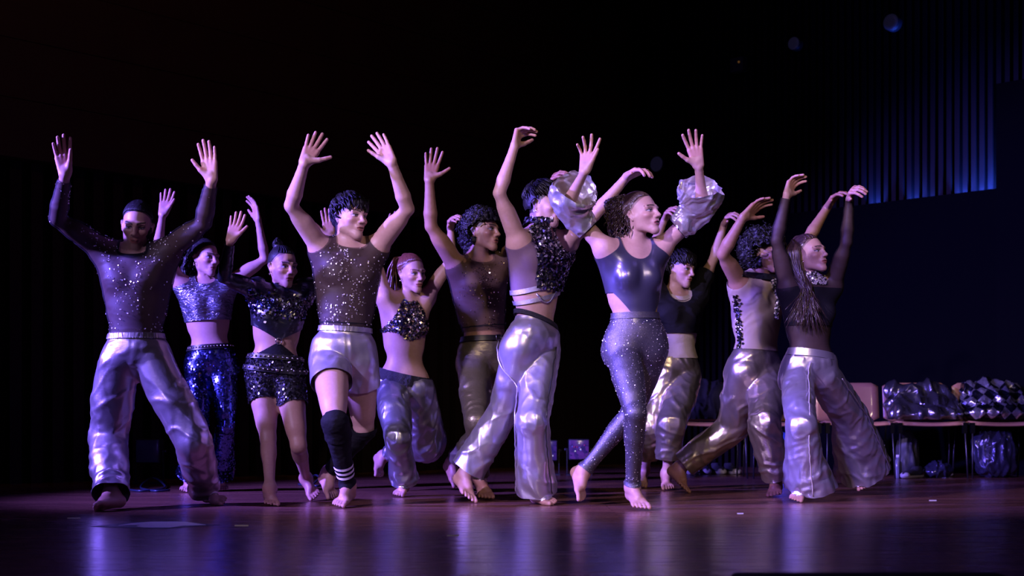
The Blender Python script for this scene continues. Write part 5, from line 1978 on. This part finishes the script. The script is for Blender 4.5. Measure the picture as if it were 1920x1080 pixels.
MT['tape'] = mat('yellow_tape', (0.55, 0.56, 0.12), 0.6)
MT['decal_navy'] = mat('navy_vinyl', (0.018, 0.018, 0.045), 0.5)
MT['decal_white'] = mat('white_vinyl', (0.80, 0.76, 0.78), 0.5)
MT['cable'] = mat('cable_rubber', (0.02, 0.03, 0.06), 0.35)


def lens_material(name, c1, c2, strength):
    m = bpy.data.materials.new(name)
    m.use_nodes = True
    N, L = m.node_tree.nodes, m.node_tree.links
    b = N['Principled BSDF']
    b.inputs['Base Color'].default_value = (0.03, 0.02, 0.06, 1)
    b.inputs['Roughness'].default_value = 0.2
    tc = N.new('ShaderNodeTexCoord')
    v = N.new('ShaderNodeTexVoronoi')
    v.inputs['Scale'].default_value = 38
    L.new(tc.outputs['Object'], v.inputs['Vector'])
    r = N.new('ShaderNodeValToRGB')
    r.color_ramp.elements[0].color = (*c1, 1)
    r.color_ramp.elements[1].color = (*c2, 1)
    r.color_ramp.elements[0].position = 0.2
    r.color_ramp.elements[1].position = 0.8
    L.new(v.outputs['Color'], r.inputs['Fac'])
    L.new(r.outputs['Color'], b.inputs['Emission Color'])
    b.inputs['Emission Strength'].default_value = strength
    return m


def checker_material():
    m = mat('checked_foil', (0.5, 0.5, 0.55), 0.24, 0.9, 0.6, bump=(24, 0.5, 0.012, (1, 1, 1), 0.8))
    N, L = m.node_tree.nodes, m.node_tree.links
    b = N['Principled BSDF']
    tc = N.new('ShaderNodeTexCoord')
    mp = N.new('ShaderNodeMapping')
    mp.inputs['Rotation'].default_value = (0, math.radians(45), 0)
    mp.inputs['Scale'].default_value = (14, 1, 14)
    L.new(tc.outputs['Object'], mp.inputs['Vector'])
    ck = N.new('ShaderNodeTexChecker')
    ck.inputs['Scale'].default_value = 1.0
    ck.inputs['Color1'].default_value = (0.66, 0.64, 0.70, 1)
    ck.inputs['Color2'].default_value = (0.03, 0.03, 0.05, 1)
    L.new(mp.outputs[0], ck.inputs['Vector'])
    L.new(ck.outputs['Color'], b.inputs['Base Color'])
    return m


MT['checked'] = checker_material()

# black cloth screen in front of the slats, lit from behind by small blue uplights
sc0, sc1 = 2.2, 6.1
m = wall_box(DR, NR, 1.75, 5.05, 0, 2.47, 0.10, 0.20)
o = tag(part('stage_screen', m, MT['panel_black'], None, smooth=False), 'tall black cloth screen standing before the slatted wall', 'screen')
m = wall_box(DR, NR, 4.30, 5.6, 0, 3.30, 0.21, 0.50)
o = tag(part('pillar', m, MT['panel_black'], None, smooth=False), 'tall black pillar at the right edge beside the screen', 'pillar')
UP = empty('uplight_strip', CORNER + DR * 3.2 + NR * 0.05)
tag(UP, 'row of small blue uplights behind the top of the black screen', 'stage light')
part('rail', wall_box(DR, NR, 2.2, 4.28, 2.30, 2.33, 0.015, 0.09), MT['lamp_black'], UP, smooth=False)
for px, en in ((1644, 1.6), (1716, 1.5), (1745, 0.7), (1806, 2.2), (1838, 1.6), (1852, 1.4), (1870, 2.2), (1885, 3.0)):
    k = (px - CX) / F_PX
    t = (k * CORNER[1] - CORNER[0]) / (DR[0] - k * DR[1])
    p = CORNER + DR * t + NR * 0.05 + np.array([0, 0, 2.36])
    part('lamp_head', merge([tube([p - [0, 0, 0.035], p - [0, 0, 0.004]], 0.018, 8)]), MT['lamp_black'], UP)
    d = bpy.data.lights.new('blue_uplight', 'SPOT')
    d.color = (0.03, 0.10, 1.0)
    d.energy = en * 70
    d.spot_size = math.radians(70)
    d.spot_blend = 0.8
    d.shadow_soft_size = 0.012
    ob = bpy.data.objects.new('blue_uplight', d)
    C.objects.link(ob)
    ob.location = p
    ob.rotation_euler = Vector((-NR[0] * 0.25, -NR[1] * 0.25, 1)).to_track_quat('-Z', 'Y').to_euler()


def make_chair(px, label):
    """linked plywood stacking chair seen from the front"""
    x = (px - CX) / F_PX * 10.95
    root = empty('stacking_chair', (x, 11.15, 0))
    tag(root, label, 'chair', 'row of plywood chairs')
    o = np.array([x, 11.15, 0])
    # seat: bent plywood, rolled down at the front
    n = 13
    V, Q = [], []
    for i in range(n):
        q = i / (n - 1)
        y = -0.21 + 0.42 * q
        z = 0.452 - 0.02 * math.sin(q * 2.4) - 0.045 * max(0, 0.18 - q) ** 1.0 * 4 * max(0, 0.18 - q) / 0.18
        for k in range(9):
            u = k / 4 - 1
            V.append((u * 0.265 * (1 - 0.03 * (q < 0.05)), y, z + 0.012 * u * u))
    for i in range(n - 1):
        for k in range(8):
            Q.append((i * 9 + k, i * 9 + k + 1, (i + 1) * 9 + k + 1, (i + 1) * 9 + k))
    def sheet(V, Q, t):
        V = np.array(V, float)
        m = M(V, Q)
        N = m.normals()
        nn = len(V)
        Q = np.array(Q)
        e = {}
        for q in Q:
            for a, b in zip(q, np.roll(q, -1)):
                e[(a, b)] = 1
        rim = [(a, b) for (a, b) in e if (b, a) not in e]
        side = [(b, a, a + nn, b + nn) for a, b in rim]
        return M(np.concatenate([V, V - N * t]), np.concatenate([Q, Q[:, ::-1] + nn, np.array(side)]))
    part('seat', M(sheet(V, Q, 0.012).V + o, sheet(V, Q, 0.012).Q), MT['plywood'], root)
    V, Q = [], []
    for i in range(9):
        q = i / 8
        for k in range(11):
            u = k / 5 - 1
            cr = 0.028 * (max(0, abs(u) - 0.88) / 0.12) ** 2
            zz = 0.455 + (0.315) * q
            zz = min(zz, 0.77 - cr) if q > 0.5 else max(zz, 0.455 + cr)
            V.append((u * 0.268, 0.225 + 0.05 * q - 0.03 * (1 - u * u) * -1, zz))
    for i in range(8):
        for k in range(10):
            Q.append((i * 11 + k, i * 11 + k + 1, (i + 1) * 11 + k + 1, (i + 1) * 11 + k))
    b = sheet(V, Q, 0.010)
    part('backrest', M(b.V + o, b.Q), MT['plywood'], root)
    for sx in (-1, 1):
        part('leg', tube(o + np.array([(sx * 0.255, -0.20, 0.435), (sx * 0.262, -0.225, 0.2), (sx * 0.268, -0.24, 0.0)]), 0.007, 8), MT['steel'], root)
        part('leg', tube(o + np.array([(sx * 0.255, 0.20, 0.435), (sx * 0.268, 0.225, 0.2), (sx * 0.266, 0.25, 0.0)]), 0.007, 8), MT['steel'], root)
        part('bracket', box(o + (sx * 0.255 - 0.016, -0.215, 0.355), o + (sx * 0.255 + 0.016, -0.185, 0.44)), MT['chrome'], root, smooth=False)
        part('back_support', tube(o + np.array([(sx * 0.20, 0.20, 0.42), (sx * 0.20, 0.262, 0.46), (sx * 0.20, 0.295, 0.68)]), 0.008, 8), MT['steel'], root)
        part('frame_rail', tube(o + np.array([(sx * 0.255, -0.21, 0.432), (sx * 0.255, 0.21, 0.432)]), 0.009, 8), MT['steel'], root)
    return root, o


CH = []
for px, lb in ((1336, 'plywood chair with a black cover added over its back, leftmost of the visible row'), (1475, 'plywood chair behind the two dancers at right, second of the row'), (1612, 'bare plywood chair with honey-coloured backrest beside the wide satin trousers'),
               (1748, 'plywood chair piled with a shiny black and silver jacket'), (1884, 'plywood chair piled with checked foil cloth at the right edge')):
    CH.append(make_chair(px, lb))


def heap(name, prims, material, amp, freq, seed, label, cat, vox=0.011, cut=None, sharp=1.9):
    g = Grid(prims, vox)
    m = M(*g.mesh())
    N = m.normals()
    w = fbm(m.V * freq * 0.5, seed + 5, 2)
    n = fbm(m.V * freq * np.array([1.6, 1, 0.4]) + w[:, None] * 0.35, seed, 2)
    m.V = m.V + N * (amp * (np.clip(1 - np.abs(n) * sharp, 0, 1) ** 1.5 - 0.3))[:, None]
    if cut is not None:
        m = m.trim(cut)
    b = np.array([m.V[:, 0].mean(), m.V[:, 1].mean(), m.V[:, 2].min()])
    o = link(name, to_mesh(name, M(m.V - b, m.Q, m.T), material))
    o.location = b
    return tag(o, label, cat)


I3 = np.eye(3)
o = CH[3][1]
heap('jacket', [ell(o + (0, 0.20, 0.70), I3, (0.26, 0.09, 0.08), 0.06), ell(o + (-0.01, 0.10, 0.57), I3, (0.25, 0.14, 0.10), 0.06), ell(o + (-0.02, -0.02, 0.50), I3, (0.28, 0.19, 0.055), 0.05),
                ell(o + (-0.20, 0.0, 0.53), I3, (0.10, 0.17, 0.07), 0.05), cone(o + (0.2, 0.16, 0.72), o + (0.22, 0.0, 0.52), 0.05, 0.05, 0.05)], MT['jacket'], 0.060, 6, 3,
     'crumpled shiny black and silver jacket heaped on a chair', 'jacket', cut=lambda V, z=o[2] + 0.466: V[:, 2] - z)
o = CH[4][1]
heap('foil_cloth', [ell(o + (0, 0.20, 0.70), I3, (0.25, 0.10, 0.09), 0.06), ell(o + (0.02, 0.10, 0.60), I3, (0.26, 0.14, 0.12), 0.06), ell(o + (0.0, -0.04, 0.52), I3, (0.26, 0.17, 0.06), 0.05)],
     MT['checked'], 0.05, 6.5, 8, 'crumpled black and silver checked foil cloth heaped on the last chair', 'cloth', cut=lambda V, z=o[2] + 0.466: V[:, 2] - z)
heap('carrier_bag', [ell(o + (-0.02, -0.03, 0.20), I3, (0.17, 0.12, 0.17), 0.06), ell(o + (-0.03, -0.03, 0.30), I3, (0.15, 0.09, 0.08), 0.06), ell(o + (0, 0, 0.08), I3, (0.15, 0.12, 0.08), 0.05)],
     MT['bag'], 0.03, 12, 9, 'glossy black plastic bag under the last chair at right', 'bag', cut=lambda V: 0.40 - V[:, 2])
o = CH[3][1]
heap('rucksack', [ell(o + (-0.11, 0.14, 0.20), I3, (0.09, 0.08, 0.18), 0.05), ell(o + (-0.12, 0.08, 0.12), I3, (0.09, 0.08, 0.10), 0.05)], MT['shoe'], 0.02, 10, 12,
     'dark rucksack standing under the chair with the jacket', 'bag', cut=lambda V: V[:, 2] - 0.004)
heap('bundle', [ell(o + (0.07, -0.12, 0.05), I3, (0.11, 0.08, 0.045), 0.04), ell(o + (0.08, -0.12, 0.09), I3, (0.07, 0.06, 0.04), 0.04)], MT['bag'], 0.03, 14, 14,
     'small crumpled glossy garment on the floor under the jacket chair', 'clothing', cut=lambda V: V[:, 2] - 0.004)
# water bottle
p = np.array([(1689 - CX) / F_PX * 10.9, 10.98, 0])
bt = empty('bottle', p)
tag(bt, 'small clear bottle with white cap beside the bare plywood chair', 'bottle')
MT['bottle'] = mat('clear_plastic', (0.16, 0.16, 0.20), 0.12, 0, 0.7)
part('bottle_body', tube([p + (0, 0, 0.0), p + (0, 0, 0.005), p + (0, 0, 0.12), p + (0, 0, 0.15), p + (0, 0, 0.165)], [0.028, 0.031, 0.031, 0.016, 0.013], 12), MT['bottle'], bt)
part('cap', tube([p + (0, 0, 0.165), p + (0, 0, 0.185)], 0.015, 12), MT['decal_white'], bt)
# cloths on the other chairs
o = CH[0][1]  # black cover added so that this chair back stays dark
heap('coat', [ell(o + (0, 0.235, 0.66), I3, (0.27, 0.055, 0.13), 0.05), ell(o + (0, 0.16, 0.54), I3, (0.26, 0.10, 0.09), 0.05), ell(o + (0.12, 0.10, 0.62), I3, (0.10, 0.10, 0.12), 0.05)], MT['black_cloth'], 0.03, 10, 16,
     'black cover added over the back of the leftmost visible chair', 'coat', cut=lambda V: V[:, 2] - 0.47)
p = o + (0.13, 0.0, 0.70)
o = CH[1][1]
heap('grey_cloth', [ell(o + (-0.08, 0.02, 0.50), I3, (0.10, 0.13, 0.05), 0.04), ell(o + (-0.06, 0.05, 0.54), I3, (0.07, 0.09, 0.04), 0.04)], MT['beige_cloth'], 0.02, 10, 17,
     'pale grey folded cloth on the chair behind the dancers', 'cloth', cut=lambda V: V[:, 2] - 0.466)
heap('blue_bag', [ell(o + (0.03, -0.05, 0.17), I3, (0.10, 0.09, 0.16), 0.05), ell(o + (0.03, -0.05, 0.30), I3, (0.08, 0.06, 0.07), 0.05)], MT['blue_bag'], 0.03, 12, 18,
     'blue plastic bag under the second chair of the row', 'bag', cut=lambda V: V[:, 2] - 0.004)


def shoe(px, py, yaw, label):
    p = on_floor(px, py)
    root = empty('sneaker', p)
    tag(root, label, 'shoe', 'shoes under the chairs')
    a = math.radians(yaw)
    f = np.array([math.sin(a), -math.cos(a), 0])
    w = np.array([math.cos(a), math.sin(a), 0])
    R = np.array([f, w, [0, 0, 1.0]])
    def sole(V):
        return V[:, 2] - 0.022
    up = M(*Grid([ell(p + f * 0.03 + (0, 0, 0.035), R, (0.13, 0.042, 0.035), 0.03), ell(p - f * 0.06 + (0, 0, 0.06), R, (0.065, 0.038, 0.05), 0.03)], 0.007).mesh()).trim(sole).trim(lambda V: 0.095 - V[:, 2])
    part('upper', up, MT['shoe'], root)
    so = M(*Grid([ell(p + f * 0.03 + (0, 0, 0.02), R, (0.145, 0.050, 0.03), 0.02), ell(p - f * 0.07 + (0, 0, 0.02), R, (0.065, 0.044, 0.03), 0.02)], 0.007).mesh()).trim(lambda V: V[:, 2] - 0.001).trim(lambda V: 0.026 - V[:, 2])
    part('sole', so, MT['rubber'], root)
    tc = M(*Grid([ell(p + f * 0.125 + (0, 0, 0.028), R, (0.036, 0.040, 0.026), 0.01)], 0.007).mesh()).trim(lambda V: V[:, 2] - 0.022)
    part('toe_cap', tc, MT['rubber'], root)
    return root


for px, py, yw, lb in ((1300, 890, -15, 'dark sneaker with pale toe under the chairs, first of the four'), (1322, 889, 0, 'dark sneaker with pale toe under the chairs, second of the four'),
                       (1345, 889, 10, 'dark sneaker with pale toe under the chairs, third of the four'), (1371, 889, 14, 'dark sneaker with pale toe under the chairs, fourth of the four'),
                       (1712, 897, -45, 'dark shoe pointing left under the jacket chair'), (1760, 893, 20, 'dark shoe pointing right under the jacket chair')):
    shoe(px, py, yw, lb)


# ------------------------------------------------------------------ floor lamps at the back, cables
def par_lamp(px, py, Y, label, c1, c2, st, yaw=0):
    p = at(px, py, Y)
    root = empty('floor_lamp', (p[0], p[1], 0))
    tag(root, label, 'stage light', 'LED lamps on the floor at the back')
    a = 0.088
    part('housing', rbox(p + (-a, 0, -a), p + (a, 0.14, a), 0.012), MT['lamp_black'], root)
    me = rbox(p + (-a * 0.9, -0.008, -a * 0.9), p + (a * 0.9, 0.004, a * 0.9), 0.004)
    part('lens', me, lens_material('lamp_lens', c1, c2, st), root)
    for sx in (-1, 1):
        part('yoke_arm', box(p + (sx * (a + 0.012) - 0.004, 0.05, -p[2] + 0.012), p + (sx * (a + 0.012) + 0.004, 0.08, 0.01)), MT['lamp_black'], root, smooth=False)
        part('knob', tube([p + (sx * (a + 0.016), 0.065, 0), p + (sx * (a + 0.034), 0.065, 0)], 0.014, 10), MT['lamp_black'], root)
    part('base', box((p[0] - a - 0.02, p[1] + 0.0, 0), (p[0] + a + 0.02, p[1] + 0.13, 0.012)), MT['lamp_black'], root, smooth=False)
    for k in range(9 if st > 0.3 else 0):
        rg = random.Random(int(px) * 31 + k)
        q = p + np.array([rg.uniform(-0.06, 0.06), -0.010, rg.uniform(-0.06, 0.06)])
        bead('led', q, 0.0065, 'led_white' if k % 3 == 0 else ('led_violet' if k % 3 == 1 else 'led_magenta'), root)
    return root


MT['led_white'] = mat('led_white', (0.1, 0.1, 0.1), 0.3, emit=((0.75, 0.7, 1.0), 0.7))
MT['led_violet'] = mat('led_violet', (0.02, 0.02, 0.1), 0.3, emit=((0.16, 0.10, 0.9), 0.5))
MT['led_magenta'] = mat('led_magenta', (0.1, 0.0, 0.05), 0.3, emit=((0.5, 0.03, 0.35), 0.35))
par_lamp(1026, 845, 11.6, 'square LED floor lamp with dim violet lens behind the flared satin trousers', (0.004, 0.004, 0.03), (0.06, 0.015, 0.20), 0.5)
par_lamp(1086, 843, 11.6, 'square LED floor lamp with glinting violet lens left of the glittery leggings', (0.004, 0.004, 0.04), (0.11, 0.02, 0.26), 0.6)
par_lamp(276, 846, 9.9, 'unlit square floor lamp behind the legs of the man in loose silver trousers', (0.001, 0.001, 0.006), (0.002, 0.002, 0.010), 0.2)


def cable(pts, label):
    P = np.array([on_floor(x, y, 0.008) + np.array([0, 0, z]) for x, y, z in pts])
    t = np.linspace(0, len(P) - 1, len(P) * 6)
    Q = np.array([[np.interp(q, range(len(P)), P[:, k]) for k in range(3)] for q in t])
    for _ in range(4):
        Q[1:-1] = 0.25 * Q[:-2] + 0.5 * Q[1:-1] + 0.25 * Q[2:]
    o = part('cable', tube(Q, 0.007, 6), MT['cable'], None)
    return tag(o, label, 'cable')


cable([(232, 917, 0), (262, 921, 0), (300, 918, 0), (312, 913, 0), (300, 909, 0.03), (285, 908, 0.05), (268, 911, 0.02), (262, 916, 0), (290, 921, 0), (318, 919, 0)], 'loop of blue-lit cable on the floor behind the loose silver trousers')
cable([(560, 908, 0), (585, 911, 0), (600, 906, 0.04), (592, 902, 0.05), (575, 905, 0.01), (590, 912, 0), (612, 909, 0)], 'loop of dark cable on the floor behind the black shorts dancer')

# ------------------------------------------------------------------ marks on the floor
def decal(pts, z, material, name, parent=None):
    P = np.array([on_floor(x, y, z) for x, y in pts])
    c = P.mean(0)
    n = len(P)
    V = np.concatenate([P, P - [0, 0, z * 0.9], c[None]])
    T = [(2 * n, i, (i + 1) % n) for i in range(n)]
    Q = [(i, i + n, (i + 1) % n + n, (i + 1) % n) for i in range(n)]
    nz = np.cross(V[T[0][1]] - V[T[0][0]], V[T[0][2]] - V[T[0][0]])[2]
    if nz < 0:
        T = [t[::-1] for t in T]
        Q = [q[::-1] for q in Q]
    return part(name, M(V, Q, T), MT[material], parent, smooth=False)


fd = empty('floor_sticker', on_floor(290, 985))
tag(fd, 'dark diamond-shaped sticker with white shape on the stage floor', 'sticker')
decal([(170, 987), (215, 982), (255, 979), (330, 977), (412, 984), (360, 987), (300, 991), (240, 989)], 0.0016, 'decal_navy', 'backing', fd)
decal([(222, 985), (246, 981), (285, 978), (345, 978), (386, 983.5), (345, 985), (318, 988.5), (268, 988), (256, 986), (267, 983.5), (250, 984)], 0.003, 'decal_white', 'white_shape', fd)
for (x0, x1, y), lb in (((126, 151, 971), 'yellow tape mark on the floor left of the sticker'), ((440, 466, 985), 'yellow tape mark on the floor right of the sticker'),
                        ((838, 860, 1003.5), 'thin yellow tape mark on the floor near the stage front'), ((1382, 1394, 962.5), 'small pale tape mark on the floor before the beige-topped man'),
                        ((1742, 1756, 938), 'small pale tape mark on the floor before the chairs')):
    o = decal([(x0, y - 0.9), (x1, y - 0.9), (x1, y + 0.9), (x0, y + 0.9)], 0.0015, 'tape' if x0 < 900 else 'decal_white', 'tape_mark')
    tag(o, lb, 'tape', 'tape marks on the stage floor')
# low black box lying at the front edge, at the bottom of the picture
bp_ = on_floor(1580, 1076)
o = part('floor_box', rbox((bp_[0] - 0.36, 3.30, 0.0), (bp_[0] + 0.34, 3.62, 0.035), 0.012), MT['matte_black'], None)
tag(o, 'low flat black box on the floor at the bottom right', 'box')


# ------------------------------------------------------------------ small fittings high on the right wall
def on_wall(px, py, out):
    k = (px - CX) / F_PX
    c = CORNER + NR * out
    t = (k * c[1] - c[0]) / (DR[0] - k * DR[1])
    p = c + DR * t
    return at(px, py, p[1])


MT['dim_glow'] = mat('dim_glow', (0.02, 0.02, 0.03), 0.4, emit=((0.20, 0.17, 0.55), 0.022))  # faint violet glow of the round discs
for px, py, r, lb in ((1490, 82, 0.062, 'round dim violet disc near the top of the slatted wall'), (1672, 42, 0.075, 'round dim violet disc at the upper right of the slatted wall'),
                      (1233, 308, 0.080, 'round dim violet disc above the curly-ponytailed woman')):
    p = on_wall(px, py, 0.06)
    rt = empty('glow_disc', p)
    tag(rt, lb, 'lamp', 'round discs on the slatted wall')
    a, b = p - NR * 0.06, p + NR * 0.02
    part('disc_body', tube([a, a + NR * 0.005, b], [r * 0.7, r * 1.06, r * 1.06], 20), MT['lamp_black'], rt)
    part('lens', tube([b - NR * 0.002, b + NR * 0.006, b + NR * 0.010], [r, r * 0.96, r * 0.6], 20), MT['dim_glow'], rt)
p = on_wall(1384, 122, 0.05)
rt = empty('wall_box', p)
tag(rt, 'small dark fitting with a faint orange glint on the slatted wall', 'fitting')
R = np.array([DR, NR, [0, 0, 1]])
b = box((-0.075, -0.05, -0.07), (0.075, 0.03, 0.07))
part('casing', M(b.V @ R + p, b.Q), MT['shoe'], rt, smooth=False)
MT['glint'] = mat('orange_glint', (0.1, 0.05, 0.02), 0.4, emit=((0.8, 0.35, 0.08), 0.10))  # the orange glint is put in as a glowing bead
bead('orange_glint', p + NR * 0.034 + DR * 0.03 + np.array([0, 0, 0.02]), 0.012, 'glint', rt)
b = box((-0.055, 0.028, -0.05), (-0.035, 0.036, 0.0))
part('label_plate', M(b.V @ R + p, b.Q), MT['steel'], rt, smooth=False)
